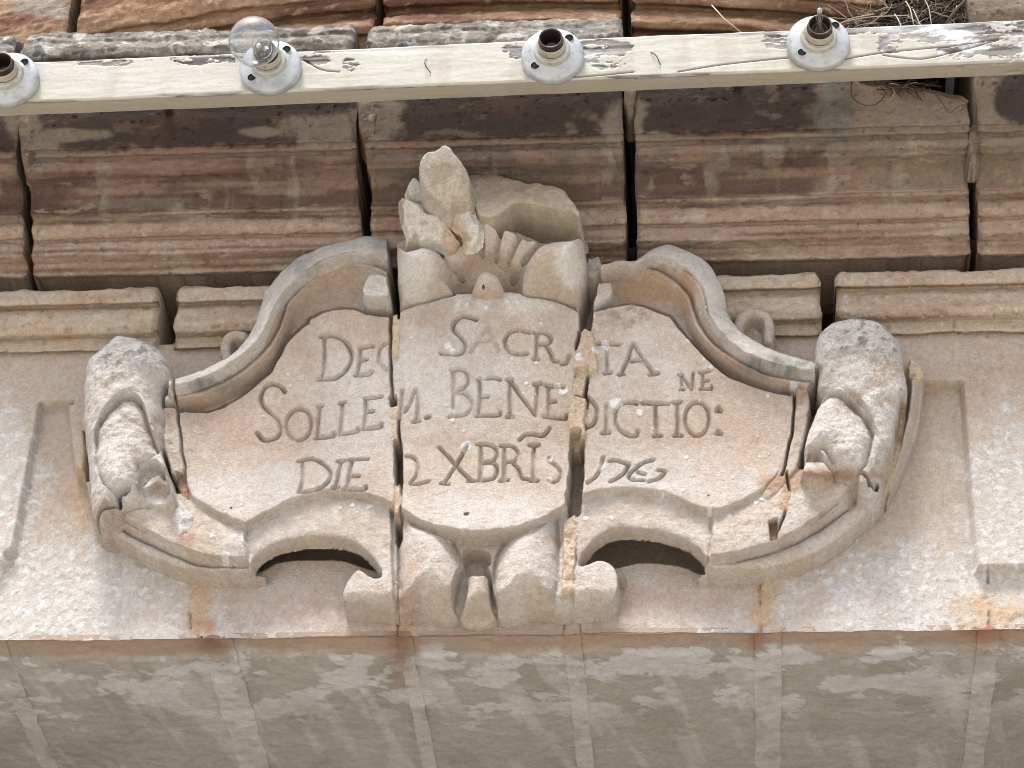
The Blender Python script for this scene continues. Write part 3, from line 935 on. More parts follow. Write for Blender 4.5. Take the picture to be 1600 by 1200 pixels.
R.strip(G_L2, 0.072, R_L, 0.080, L_MOULD_L, 0.003)
R.strip(B_L, 0.099, G_L2, 0.073, L_MOULD_L, 0.0)
R.strip(O_L, 0.072, B_L, 0.099, L_MOULD_L, 0.004, rough=0.45)
O_R = [(935, 416), (965, 410), (992, 409), (1010, 396), (1025, 388), (1040, 382), (1055, 384), (1075, 392), (1095, 403), (1108, 412), (1120, 430), (1130, 450), (1135, 470), (1138, 490), (1148, 508), (1160, 522), (1185, 537), (1215, 550), (1240, 558), (1276, 566)]
B_R = [(935, 418), (965, 412), (994, 412), (1015, 399), (1035, 400), (1050, 405), (1065, 416), (1080, 427), (1092, 440), (1100, 455), (1104, 470), (1107, 490), (1117, 507), (1130, 522), (1142, 535), (1165, 550), (1190, 560), (1220, 570), (1276, 579)]
G_R2 = [(935, 420), (965, 414), (1000, 415), (1030, 424), (1050, 434), (1065, 447), (1076, 460), (1083, 475), (1088, 492), (1094, 508), (1105, 525), (1120, 540), (1137, 553), (1160, 568), (1185, 580), (1210, 589), (1276, 597)]
R_R = [(930, 430), (955, 420), (985, 421), (1005, 423), (1025, 430), (1043, 440), (1058, 453), (1069, 467), (1077, 482), (1081, 500), (1088, 515), (1100, 531), (1115, 546), (1133, 560), (1158, 575), (1188, 588), (1220, 597), (1262, 604)]
P_R = [(922, 486), (940, 483), (960, 478), (984, 474), (1005, 477), (1030, 486), (1047, 492), (1060, 508), (1072, 522), (1083, 533), (1100, 551), (1117, 568), (1140, 584), (1165, 594), (1195, 604), (1225, 610), (1252, 612)]
R.strip(R_R, 0.080, P_R, 0.055, L_MOULD_R, -0.014, 0.5)
R.strip(G_R2, 0.072, R_R, 0.080, L_MOULD_R, 0.003)
R.strip(B_R, 0.099, G_R2, 0.073, L_MOULD_R, 0.0)
R.strip(O_R, 0.072, B_R, 0.099, L_MOULD_R, 0.004, rough=0.45)
R.groove(G_L2, 0.073, 0.0028, 0.006)
R.groove(G_R2, 0.073, 0.0028, 0.006)
# curled ends and small volutes behind the mouldings
R.fill([(564, 455), (572, 432), (585, 426), (608, 432), (608, 462), (590, 464), (575, 464)], 0.098, L_MOULD_L, 0.006, 0.005, rough=0.8, mode='over')
R.fill([(926, 440), (940, 442), (955, 440), (958, 455), (945, 470), (925, 480)], 0.080, L_MOULD_R, 0.006, 0.005, rough=0.7)
for pts, inner, lab in (([(1150, 522), (1156, 503), (1166, 491), (1180, 487), (1195, 493), (1202, 508), (1202, 530)], [(1163, 528), (1176, 512), (1186, 514), (1202, 540), (1190, 545)], L_CURL_R),
                        ([(356, 562), (352, 545), (355, 531), (366, 524), (380, 526)], [(358, 562), (368, 542), (378, 540), (380, 556)], L_CURL_L)):
    R.fill(inner, 0.026, lab, 0.005, 0.01, smooth=2)
    R.ridge(pts, 0.050, 0.0085, 0.012, lab)

# tablet
PAN = [(608, 493), (590, 493), (570, 489), (555, 483), (540, 482), (520, 484), (500, 490), (483, 498), (481, 505), (472, 511), (460, 520), (445, 537), (437, 552), (422, 579), (400, 597), (371, 619), (350, 632), (321, 641), (279, 641),
       (283, 680), (287, 730), (291, 760), (302, 778), (330, 795), (360, 811), (385, 821), (400, 811), (420, 798), (450, 781), (480, 771), (510, 766), (550, 767), (590, 776), (617, 791), (640, 806), (660, 818), (690, 829), (720, 835), (760, 836),
       (800, 831), (830, 822), (850, 812), (875, 796), (892, 784), (905, 777), (930, 767), (960, 762), (990, 761), (1020, 765), (1050, 773), (1080, 788), (1111, 798), (1130, 795), (1160, 781), (1190, 764), (1212, 747), (1222, 735), (1230, 710),
       (1235, 660), (1240, 612), (1225, 610), (1195, 604), (1165, 594), (1140, 584), (1117, 568), (1100, 551), (1083, 533), (1072, 522), (1060, 508), (1047, 492), (1030, 486), (1005, 477), (984, 474), (960, 478), (940, 483), (922, 486),
       (905, 486), (880, 474), (850, 464), (820, 458), (790, 456), (760, 457), (730, 458), (700, 460), (680, 464), (650, 473), (630, 484), (615, 492)]
PPAN = 0.078
sl, sd = R.fill(PAN, PPAN, L_PAN_C, 0.005, 0.004, smooth=0)
ppx, ppy = proj(R.X[sl], -R.H[sl], R.Z[sl])
inn = sd > 0
bowl = 0.009 * (np.clip((ppy - 640) / 170, -1.1, 1.1) ** 2) * np.where(ppy > 640, 1.0, 0.45)
R.H[sl] += np.where(inn, bowl - 0.006 + 0.004 * np.exp(-((ppx - 760) / 140) ** 2), 0)
lab = R.L[sl]
lab[inn & (ppx < 614)] = L_PAN_L
lab[inn & (ppx > 912)] = L_PAN_R
# border stones beside the tablet
R.fill([(252, 641), (282, 643), (289, 692), (295, 737), (290, 750), (268, 742), (262, 722), (252, 690)], 0.074, L_RIM, 0.006, 0.006, rough=0.7)
R.fill([(1237, 612), (1262, 608), (1266, 640), (1256, 690), (1246, 730), (1222, 762), (1200, 778), (1192, 766), (1218, 735), (1230, 690)], 0.074, L_RIM2, 0.006, 0.006, rough=0.4)

# volutes
V_L = [(182, 516), (196, 515), (213, 518), (229, 525), (243, 530), (254, 544), (262, 558), (265, 582), (252, 600), (250, 621), (252, 643), (252, 692), (258, 720), (268, 742), (270, 772), (243, 779), (213, 782), (191, 786), (188, 797), (152, 811),
       (138, 791), (136, 764), (134, 736), (130, 692), (125, 654), (126, 618), (127, 582), (129, 560), (141, 547), (155, 536), (169, 523)]
R.fill(V_L, 0.098, L_VOL_L, 0.034, 0.034, dome=0.022, rough=0.7, smooth=2)
R.fill([(150, 672), (158, 650), (176, 625), (196, 609), (211, 608), (226, 618), (236, 645), (241, 676), (250, 700), (258, 724), (250, 735), (232, 720), (215, 650), (190, 640), (165, 668)], 0.118, L_VOL_L, 0.010, 0.008, rough=0.3)
R.fill([(154, 668), (169, 648), (182, 634), (193, 626), (210, 625), (221, 631), (229, 645), (235, 672), (243, 694), (250, 716), (221, 731), (213, 753), (191, 775), (166, 766), (152, 734), (149, 700)], 0.100, L_VOL_L, 0.014, 0.012, dome=0.020, rough=0.7)
R.fill([(211, 768), (216, 744), (229, 728), (243, 725), (256, 732), (264, 748), (266, 775)], 0.112, L_VOL_L, 0.008, 0.006, rough=0.2)
R.fill([(216, 776), (221, 748), (232, 738), (246, 736), (256, 744), (262, 758), (268, 785), (240, 790)], 0.082, L_VOL_L)
R.fill([(224, 758), (236, 746), (248, 740), (258, 748), (268, 757), (256, 756), (248, 750), (236, 758), (222, 765)], 0.100, L_VOL_L, 0.003, 0.003, rough=0.4)
V_R = [(1275, 518), (1287, 500), (1308, 489), (1335, 486), (1365, 489), (1386, 498), (1404, 515), (1413, 533), (1416, 566), (1421, 595), (1416, 632), (1407, 680), (1392, 719), (1377, 755), (1366, 772), (1350, 765), (1339, 752), (1299, 738), (1254, 734), (1257, 716),
       (1257, 680), (1275, 638), (1285, 614), (1276, 596), (1279, 572), (1272, 554)]
R.fill(V_R, 0.098, L_VOL_R, 0.034, 0.032, dome=0.022, rough=0.7, smooth=2)
R.fill([(1282, 622), (1294, 604), (1311, 599), (1327, 607), (1343, 620), (1358, 641), (1368, 664), (1374, 694), (1366, 727), (1352, 752), (1340, 745), (1352, 700), (1344, 660), (1320, 630)], 0.116, L_VOL_R, 0.010, 0.008, rough=0.3)
R.fill([(1279, 632), (1293, 618), (1311, 616), (1326, 626), (1344, 643), (1357, 658), (1365, 682), (1360, 710), (1350, 737), (1332, 740), (1305, 728), (1287, 707), (1272, 704), (1258, 698), (1260, 674), (1270, 650)], 0.101, L_VOL_R, 0.014, 0.012, dome=0.020, rough=0.7)
R.fill([(1256, 728), (1260, 712), (1268, 706), (1280, 712), (1296, 729), (1300, 740), (1256, 740)], 0.108, L_VOL_R, 0.006, 0.006, rough=0.4)
R.fill([(1259, 730), (1264, 717), (1274, 718), (1282, 728), (1284, 738), (1258, 738)], 0.070, L_VOL_R, rough=0.6)
# side mouldings down the flank of the right volute
R.strip([(1418, 560), (1424, 590), (1419, 640), (1409, 684), (1394, 722), (1378, 758)], 0.058, [(1432, 590), (1436, 612), (1432, 650), (1422, 690), (1406, 732), (1388, 766)], 0.030, L_FLANGE2, 0.004, rough=0.4)

# shell: its face leans outwards, towards the top
def lean(p0, y0, k): return lambda py: p0 + k * (y0 - np.asarray(py, float)) * 0.0011
LN = lean(0.062, 465, 0.62)
R.fill([(618, 382), (625, 377), (640, 370), (700, 352), (745, 348), (800, 356), (845, 374), (913, 370), (915, 480), (880, 474), (820, 458), (760, 457), (700, 460), (650, 473), (620, 484)], lean(0.040, 465, 0.55), L_FAN, rough=0.2, smooth=0)
FAN = [(722, 384), (726, 360), (738, 352), (746, 358), (752, 348), (757, 344), (765, 344), (773, 351), (778, 360), (786, 356), (794, 354), (804, 360), (812, 369), (822, 369), (834, 369), (848, 376), (862, 400), (866, 430), (850, 460), (820, 462),
       (762, 462), (715, 462), (690, 452), (676, 430), (690, 400)]
P = R.xz(FAN, LN); sl, sd = R.sd(P)
kf = np.polyfit(P[:, 1], R.q(LN(np.array(FAN)[:, 1]), row=np.array(FAN)[:, 1]), 1)
cxz = R.xz([(762, 447)], LN)[0]; sy_ = (R.xz([(762, 347)], LN)[0][1] - cxz[1]); sx_ = 100 * 0.00083
rad = np.hypot((R.Xw[sl] - cxz[0]) / sx_, (R.Zw[sl] - cxz[1]) / sy_) * 100          # radius in photo pixels
hf = kf[0] * R.Z[sl] + kf[1] - 0.016 * sst(62, 44, rad) * sst(12, 22, rad) - 0.004 * sst(90, 106, rad)
ribs = np.zeros_like(rad)
for (a, b) in (((751, 350), (752, 390)), ((783, 358), (774, 394)), ((812, 368), (795, 402)), ((846, 376), (818, 408)), ((707, 420), (722, 426)), ((800, 428), (815, 421))):
    Q = R.xz([a, b], LN); ribs = np.maximum(ribs, np.clip(1 - polydist(R.Xw[sl], R.Zw[sl], Q) / 0.0034, 0, 1) ** 0.45)
hf -= 0.015 * ribs
R.put(sl, hf, np.clip(sd / R.step + 0.5, 0, 1), L_FAN, 0.15)
LB = lean(0.084, 465, 0.45)
R.fill([(618, 382), (625, 377), (636, 384), (657, 377), (680, 384), (696, 396), (704, 412), (702, 433), (710, 452), (690, 462), (652, 476), (622, 486)], LB, L_LOBE_L, 0.026, 0.030, dome=0.024, rough=0.7, smooth=2)
R.fill([(815, 452), (814, 429), (818, 410), (827, 394), (843, 377), (862, 371), (890, 368), (913, 367), (916, 410), (914, 440), (906, 482), (867, 468), (839, 459)], LB, L_LOBE_R, 0.026, 0.028, dome=0.024, rough=0.5, smooth=2)
R.fill([(740, 464), (741, 440), (750, 426), (762, 421), (775, 426), (784, 440), (784, 464)], lean(0.086, 462, 0.45), L_EGG, 0.010, 0.008, dome=0.010, smooth=2)

# joints between the three stones, then the mortar left in them
def cut(pts, half_px, to, p=0.08, lab=L_BODY):
    P = R.xz(cat(pts, 3), p); sl = R.win(P, 0.03)
    d = polydist(R.Xw[sl], R.Zw[sl], P)
    half = half_px * 0.00088
    cov = np.clip((half * (1 + 0.35 * fbm(R.X[sl], R.Z[sl], 45, 3, 777)) - d) / R.step + 0.5, 0, 1)
    R.put(sl, np.minimum(R.H[sl], R.q(to, z=R.Z[sl])), cov, lab)


cut([(612, 366), (613, 430), (617, 486)], 5.0, -0.02, 0.09)
cut([(611, 490), (610, 540), (611, 600), (613, 620)], 1.2, 0.05)
cut([(614, 618), (618, 660), (621, 700), (623, 750), (621, 800), (620, 830)], 4.6, 0.01)
cut([(620, 830), (621, 880), (622, 960)], 1.0, 0.03, 0.055)
cut([(921, 398), (928, 430), (918, 470), (913, 520)], 8.5, 0.02)
cut([(912, 520), (911, 560), (908, 600), (903, 650), (902, 700), (899, 750), (895, 790)], 10.0, 0.012)
cut([(272, 596), (277, 640), (283, 690), (289, 740), (288, 765)], 0.9, 0.045, 0.075)
cut([(1243, 606), (1239, 660), (1231, 705), (1222, 742)], 0.9, 0.03, 0.075)
cut([(128, 668), (131, 700), (134, 742)], 2.2, -0.02, 0.03)
cut([(1422, 606), (1417, 640), (1409, 690), (1396, 730), (1384, 775)], 1.6, 0.012, 0.045)
cut([(152, 815), (165, 805), (186, 798), (190, 784), (205, 778)], 1.8, 0.02, 0.075)
cut([(1345, 764), (1364, 777), (1370, 768)], 1.5, 0.02, 0.06)
cut([(1229, 742), (1234, 775), (1228, 800), (1216, 830)], 0.9, 0.04, 0.065)
for k_m, (pts, h, rg) in enumerate((([(613, 492), (623, 490), (624, 540), (622, 560), (613, 560)], 0.074, 1.0), ([(611, 636), (622, 634), (623, 668), (624, 690), (614, 688)], 0.068, 1.0), ([(616, 760), (626, 752), (628, 780), (625, 806), (616, 804)], 0.070, 1.0),
                  ([(918, 404), (938, 400), (942, 418), (930, 438), (916, 432)], 0.080, 1.3), ([(905, 520), (914, 512), (926, 520), (930, 545), (934, 578), (918, 582), (894, 577), (900, 548)], 0.076, 1.0),
                  ([(900, 582), (920, 580), (917, 602), (912, 624), (894, 620)], 0.066, 1.2), ([(892, 616), (908, 621), (917, 622), (913, 660), (916, 680), (908, 688), (889, 684), (888, 650)], 0.077, 1.0), ([(893, 690), (909, 690), (908, 708), (894, 706)], 0.050, 1.2),
                  ([(277, 744), (289, 746), (294, 768), (298, 786), (284, 776), (276, 760)], 0.060, 1.2), ([(276, 780), (288, 790), (300, 806), (296, 826), (280, 836), (272, 806)], 0.070, 1.2), ([(1243, 606), (1264, 606), (1262, 622), (1246, 624)], 0.070, 1.2),
                  ([(879, 818), (901, 800), (900, 860), (896, 925), (876, 930), (880, 870)], 0.060, 1.3), ([(1406, 640), (1418, 640), (1410, 700), (1396, 740), (1384, 770), (1378, 764), (1392, 725)], 0.042, 1.3), ([(1420, 560), (1440, 568), (1446, 590), (1430, 600), (1418, 590)], 0.040, 1.4),
                  ([(1202, 822), (1214, 818), (1216, 846), (1204, 850)], 0.056, 1.0), ([(1212, 784), (1226, 762), (1236, 770), (1232, 800), (1216, 796)], 0.068, 1.0))):
    R.fill(pts, h + (0.004 if h > .06 else 0), 60 + k_m, 0.003, 0.002, rough=rg, smooth=0)

g_ = sst(925, 990, np.interp(R.Z, *R.rowz))
R.H = np.where(R.H > -0.014, R.H * (1 - g_) - 0.014 * g_, R.H).astype(np.float32)
R.blur(1)

# roughness of broken faces
x, z = R.X, R.Z
nb = fbm(x, z, 26, 5, 700, gain=0.55); nr = 1 - 2 * np.abs(fbm(x, z, 17, 4, 710)); nf = fbm(x, z, 70, 4, 720, gain=0.6); ns = fbm(x, z, 9, 4, 730)
for _ in range(5):                                       # let the roughness fade across borders
    for ax in (0, 1):
        R.R = (np.roll(R.R, 3, ax) + 2 * R.R + np.roll(R.R, -3, ax)) / 4
R.H += R.R * (0.0046 * nb + 0.0026 * (nr - 0.3) + 0.0016 * nf) + 0.0007 * nf + 0.0013 * ns + 0.0006 * nb
ORIG_L = R.L.copy()

# inscription
def T1(p): return [(390 + a / 4.0, 490 + b / 4.0) for a, b in p]
def T2(p): return [(640 + a / 4.0, 480 + b / 4.0) for a, b in p]
def T3(p): return [(880 + a / 4.286, 500 + b / 4.286) for a, b in p]
def ell(cx, cy, rx, ry, tilt=0.0):
    return [(cx + rx * math.cos(t) * math.cos(tilt) - ry * math.sin(t) * math.sin(tilt), cy + rx * math.cos(t) * math.sin(tilt) + ry * math.sin(t) * math.cos(tilt)) for t in np.linspace(0, 2 * math.pi, 17)]


LETTERS = [
    (T1, 1.0, [[(470, 160), (468, 280), (455, 400), (440, 412)], [(430, 415), (520, 408)], [(450, 155), (520, 150), (590, 175), (632, 240), (635, 300), (600, 360), (550, 400), (520, 410)]]),
    (T1, .85, [[(692, 222), (690, 300), (675, 385)], [(690, 222), (775, 212)], [(690, 295), (735, 290)], [(660, 390), (745, 382), (762, 362)]]),
    (T1, .6, [[(880, 190), (840, 205), (812, 240), (812, 300), (840, 345), (880, 352)]]),
    (T1, 1.0, [[(220, 488), (195, 460), (150, 440), (100, 460), (70, 510), (80, 570), (130, 620), (180, 670), (195, 720), (180, 765), (130, 790), (80, 785), (48, 745)]]),
    (T1, .9, [ell(308, 690, 78, 98, 0.12)]),
    (T1, .95, [[(440, 575), (430, 680), (422, 770)], [(425, 578), (455, 573)], [(410, 775), (520, 762), (527, 742)]]),
    (T1, .95, [[(580, 555), (575, 650), (565, 750)], [(565, 558), (595, 552)], [(560, 752), (670, 737), (676, 715)]]),
    (T1, .9, [[(725, 530), (725, 620), (715, 720)], [(720, 530), (825, 520)], [(725, 615), (770, 610)], [(705, 722), (810, 710), (824, 688)]]),
    (T1, 1.0, [[(328, 920), (332, 1020), (315, 1115)], [(305, 918), (380, 905), (450, 930), (500, 985), (500, 1040), (450, 1090), (380, 1112), (310, 1118)]]),
    (T1, 1.0, [[(572, 920), (555, 1010), (535, 1090)], [(550, 920), (592, 918)], [(520, 1092), (552, 1088)]]),
    (T1, 1.0, [[(640, 915), (625, 1010), (605, 1095)], [(622, 912), (738, 908)], [(630, 1020), (685, 1018)], [(590, 1098), (715, 1105), (726, 1085)]]),
    (T2, .8, [[(40, 515), (5, 600), (-30, 650)], [(40, 515), (52, 600), (45, 710)], [(25, 715), (60, 712)], [(-45, 520), (-60, 700)]]),
    (T2, 1.0, [[(105, 690), (122, 686)]]),
    (T2, 1.0, [[(420, 100), (380, 85), (330, 80), (285, 115), (275, 155), (310, 195), (345, 235), (345, 280), (310, 305), (250, 305), (195, 298)]]),
    (T2, .55, [[(385, 295), (440, 220), (490, 150)], [(490, 150), (530, 220), (560, 290)], [(440, 230), (530, 225)]]),
    (T2, .95, [[(750, 175), (690, 160), (630, 175), (598, 220), (605, 265), (640, 300), (690, 305), (735, 298)]]),
    (T2, .95, [[(797, 175), (795, 250), (790, 330)], [(780, 172), (850, 175), (885, 205), (870, 235), (800, 245)], [(850, 245), (880, 290), (895, 335), (925, 345)], [(775, 332), (805, 332)]]),
    (T2, .8, [[(950, 360), (980, 350), (1000, 310)]]),
    (T2, .8, [[(270, 410), (276, 500), (270, 690)], [(265, 405), (330, 400), (360, 430), (365, 480), (330, 515), (285, 530)], [(285, 540), (340, 545), (385, 590), (385, 640), (340, 680), (250, 690)]]),
    (T2, 1.0, [[(440, 455), (440, 560), (432, 680)], [(430, 460), (520, 450), (568, 462)], [(440, 570), (490, 565)], [(420, 685), (555, 682), (565, 660)]]),
    (T2, 1.0, [[(627, 465), (628, 680)], [(630, 465), (700, 570), (785, 680)], [(800, 485), (790, 680)], [(610, 688), (642, 688)], [(780, 485), (822, 480)], [(612, 462), (640, 460)]]),
    (T2, 1.0, [[(870, 495), (868, 680)], [(850, 492), (960, 505)], [(870, 595), (910, 592)], [(840, 688), (970, 697), (985, 675)]]),
    (T2, 1.0, [[(690, 835), (720, 805), (770, 800), (820, 810), (855, 790), (875, 760)]]),
    (T2, .9, [[(-20, 930), (30, 945), (55, 1000), (40, 1065), (5, 1112), (60, 1114), (118, 1098)]]),
    (T2, 1.0, [[(185, 880), (250, 950), (320, 1030), (390, 1100)], [(360, 870), (300, 980), (220, 1110)], [(200, 1112), (245, 1112)], [(370, 1100), (405, 1098)]]),
    (T2, 1.0, [[(445, 865), (447, 980), (440, 1095)], [(425, 862), (510, 868), (545, 910), (530, 960), (450, 980)], [(450, 985), (530, 985), (548, 1040), (520, 1085), (430, 1095)]]),
    (T2, 1.0, [[(592, 870), (594, 1000), (590, 1095)], [(570, 870), (640, 872), (675, 915), (660, 965), (595, 980)], [(640, 975), (680, 1020), (700, 1075), (735, 1085)], [(570, 1098), (615, 1092)]]),
    (T2, 1.0, [[(780, 870), (775, 980), (775, 1095)], [(755, 868), (805, 866)], [(755, 1098), (800, 1098)]]),
    (T2, 1.0, [[(875, 945), (880, 970), (920, 1000), (945, 1040), (935, 1085), (890, 1105), (865, 1095)]]),
    (T3, 1.0, [[(295, 165), (292, 250), (295, 350)], [(235, 165), (378, 168)], [(275, 355), (315, 352)]]),
    (T3, 1.0, [[(470, 160), (430, 270), (385, 365)], [(470, 160), (520, 240), (600, 350)], [(450, 275), (530, 268)], [(375, 365), (405, 362)], [(580, 362), (635, 355)]]),
    (T3, .75, [[(790, 365), (797, 460)], [(790, 365), (860, 460)], [(870, 355), (865, 455)], [(775, 365), (800, 362)], [(780, 462), (810, 460)]]),
    (T3, .75, [[(935, 350), (935, 455)], [(915, 348), (980, 342)], [(935, 405), (970, 402)], [(920, 460), (990, 457), (994, 435)]]),
    (T3, 1.0, [[(165, 520), (215, 570), (226, 630), (205, 690), (165, 712)]]),
    (T3, 1.0, [[(290, 560), (288, 650), (285, 745)], [(262, 752), (308, 750)]]),
    (T3, 1.0, [[(490, 555), (440, 548), (385, 565), (352, 620), (355, 690), (390, 740), (440, 768), (490, 768), (500, 738)]]),
    (T3, 1.0, [[(620, 555), (620, 660), (625, 765)], [(530, 550), (705, 558)], [(605, 768), (655, 766)]]),
    (T3, 1.0, [[(762, 550), (768, 660), (765, 765)], [(735, 548), (785, 545)], [(745, 768), (795, 766)]]),
    (T3, 1.0, [ell(897, 655, 80, 110)]),
    (T3, 1.1, [[(1030, 600), (1055, 602)], [(1040, 580), (1045, 600)]]),
    (T3, 1.1, [[(1025, 752), (1055, 754)], [(1038, 735), (1042, 752)]]),
    (T3, 1.0, [[(268, 915), (245, 1005), (215, 1055), (165, 1095)]]),
    (T3, 1.0, [[(310, 940), (350, 935), (440, 960)], [(440, 960), (400, 1030), (315, 1085)]]),
    (T3, 1.0, [[(605, 930), (540, 950), (470, 1000), (440, 1040), (460, 1070), (540, 1076)], [(500, 1015), (545, 1030)]]),
    (T3, 1.0, [[(640, 1000), (682, 1012), (640, 1060), (570, 1085)]]),
]
LET0 = 100
groovemask = np.zeros_like(R.H)
for i, (T, k, strokes) in enumerate(LETTERS):
    lw = 0.0034 * (0.78 if k == .75 else 1.0)
    cut_d = None
    xs_ = []; 
    P_all = [R.xz(cat(T(st), 3), 0.074) for st in strokes]
    allp = np.vstack(P_all); sl = R.win(allp, 0.008)
    X0, Z0 = R.X[sl] + 0.35 * (R.Xw[sl] - R.X[sl]), R.Z[sl] + 0.35 * (R.Zw[sl] - R.Z[sl])
    d = np.full(X0.shape, 1e9, np.float32)
    for P in P_all: d = np.minimum(d, polydist(X0, Z0, P))
    wv = lw * (1 + 0.18 * fbm(R.X[sl], R.Z[sl], 60, 2, 840))
    t = np.clip(1 - d / wv, 0, 1)
    ok = np.isin(R.L[sl], (L_PAN_L, L_PAN_C, L_PAN_R)) | (R.L[sl] >= LET0)
    R.H[sl] -= 0.0076 * k * np.clip(0.85 + 0.55 * fbm(R.X[sl], R.Z[sl], 22, 3, 860), 0.35, 1.2) * np.where(ok, t ** 0.8, 0)
    groovemask[sl] = np.maximum(groovemask[sl], np.where(ok, t, 0) * k)
    own = ok & (d < wv * 0.95)
    R.L[sl][own] = LET0 + i

# ---- colours of the relief
PX, PY = proj(x, -R.H, z)
C = np.broadcast_to(A(207, 190, 172), x.shape + (3,)).copy()
panel = np.isin(ORIG_L, (L_PAN_L, L_PAN_C, L_PAN_R))
C = mixc(C, A(200, 176, 156), sst(-0.1, 0.45, ns) * 0.6)
C = mixc(C, A(216, 204, 192), sst(0.0, 0.45, nb) * 0.5)
wh = np.maximum.reduce([blob(PX, PY, 690, 590, 110, 70, 0.5, 71, 0.6), blob(PX, PY, 560, 640, 70, 110, 0.5, 72, 0.6), blob(PX, PY, 420, 770, 130, 40, 0.5, 73, 0.6), blob(PX, PY, 760, 800, 130, 34, 0.5, 74, 0.6),
                        blob(PX, PY, 1080, 745, 150, 40, 0.5, 75, 0.6), 0.6 * blob(PX, PY, 1010, 590, 70, 60, 0.6, 76, 0.6)])
C = mixc(C, A(218, 212, 206), np.where(panel, wh * (0.7 + 0.4 * nb), 0).clip(0, 1))
C = mixc(C, A(206, 178, 156), np.where(panel, 0.6 * blob(PX, PY, 575, 520, 60, 30, 0.5, 77, 0.6) + 0.5 * blob(PX, PY, 400, 660, 110, 50, 0.6, 78, 0.6) + 0.5 * blob(PX, PY, 1130, 690, 100, 60, 0.6, 79, 0.6), 0).clip(0, 1))
C = mixc(C, A(120, 118, 112), 0.65 * blob(PX, PY, 985, 495, 34, 16, 0.6, 80, 0.7) * sst(-0.2, 0.3, nf))
vol = np.isin(ORIG_L, (L_VOL_L, L_VOL_R))
scr = np.isin(ORIG_L, (L_SCR_L, L_SCR_R, L_TASSEL))
mou = np.isin(ORIG_L, (L_MOULD_L, L_MOULD_R))
C = mixc(C, A(226, 221, 214), np.where(vol, sst(-0.6, 0.1, nb + 0.6 * ns), 0) * 0.9)
C = mixc(C, A(190, 160, 138), np.where(vol, sst(0.0, 0.4, -ns + 0.3 * nb) * sst(640, 720, PY), 0) * 0.6)
topv = np.where(vol, np.maximum(blob(PX, PY, 205, 535, 80, 36, 0.5, 81, 0.7), blob(PX, PY, 1345, 520, 90, 50, 0.5, 82, 0.7)), 0)
C = mixc(C, A(176, 178, 176), topv * 0.7)
C = mixc(C, A(124, 124, 122), topv * sst(0.12, 0.4, nf + 0.5 * nb) * 0.8)
C = mixc(C, A(214, 206, 196), np.where(scr, sst(-0.4, 0.3, nb + ns), 0) * 0.75)
C = mixc(C, A(216, 212, 204), np.where(mou & (R.R > 0.12), 0.8, 0))
C = mixc(C, A(204, 172, 146), np.where(mou & (R.R < 0.12), 0.6, 0) * sst(-0.5, 0.3, ns))
lich2 = np.where(mou, np.maximum.reduce([blob(PX, PY, 1215, 572, 60, 16, 0.4, 83, 0.4), blob(PX, PY, 330, 598, 40, 14, 0.5, 84, 0.5) * 0.8, blob(PX, PY, 470, 415, 24, 20, 0.5, 85, 0.5) * 0.6, blob(PX, PY, 600, 385, 20, 12, 0.5, 86, 0.5) * 0.4,
                                         blob(PX, PY, 1130, 500, 30, 40, 0.6, 87, 0.5) * 0.4]), 0)
C = mixc(C, A(128, 130, 128), lich2 * (0.6 + 0.6 * nf).clip(0, 1))
ochre = np.where(mou, np.maximum(blob(PX, PY, 1072, 455, 12, 34, 0.4, 88, 0.5), 0.7 * blob(PX, PY, 995, 450, 60, 30, 0.5, 89, 0.6)), 0)
C = mixc(C, A(198, 154, 112), ochre * 0.7)
fan = np.isin(ORIG_L, (L_FAN, L_EGG))
C = mixc(C, A(220, 206, 190), np.where(fan, 0.7, 0) * sst(-0.6, 0.2, ns))
C = mixc(C, A(186, 152, 126), np.where(fan, np.exp(-((np.hypot(PX - 762, (PY - 440) * 1.1) - 38) / 16) ** 2), 0) * 0.6)  # ring around the pearl browned, painting the shade of the dish
lobe = np.isin(ORIG_L, (L_LOBE_L, L_LOBE_R))
C = mixc(C, A(226, 222, 212), np.where(lobe, np.maximum(blob(PX, PY, 650, 425, 30, 44, 0.5, 90, 0.3), blob(PX, PY, 888, 415, 20, 40, 0.5, 91, 0.3)), 0) * 0.85)
mortm = (ORIG_L >= 60) & (ORIG_L < 100)
C = mixc(C, np.broadcast_to(A(224, 200, 168), C.shape), np.where(mortm, 0.9, 0))
C = mixc(C, A(186, 140, 102), np.where(mortm, sst(0.1, 0.45, nb) * 0.5, 0))
C = mixc(C, A(180, 176, 168), np.where(mortm & (PX > 900) & (PX < 945) & (PY < 450), 0.8, 0))
C = mixc(C, A(222, 224, 226), np.where(mortm & (PX > 268) & (PX < 300) & (PY > 782), 0.8, 0))
C = mixc(C, A(150, 98, 78), np.where(mortm & (PX > 1198) & (PX < 1218) & (PY > 815), 0.8, 0))
C = mixc(C, A(178, 124, 90), np.where(mortm & (PX < 300) & (PY < 782), 0.7, 0))
C = mixc(C, A(184, 136, 104), 0.7 * np.maximum.reduce([blob(PX, PY, 1225, 752, 36, 14, 0.5, 92, 0.5), blob(PX, PY, 1300, 742, 60, 10, 0.6, 93, 0.5), 0.7 * blob(PX, PY, 292, 842, 14, 14, 0.4, 94, 0.4), 0.6 * blob(PX, PY, 640, 930, 20, 40, 0.6, 95, 0.5),
                                                     0.8 * blob(PX, PY, 1245, 620, 14, 20, 0.5, 96, 0.5)]))
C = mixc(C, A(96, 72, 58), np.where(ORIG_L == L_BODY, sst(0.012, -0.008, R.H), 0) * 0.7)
C = mixc(C, A(150, 116, 94), sst(0.35, 0.95, groovemask) * 0.4)                           # cut letters tinted darker, standing in for shade in the grooves
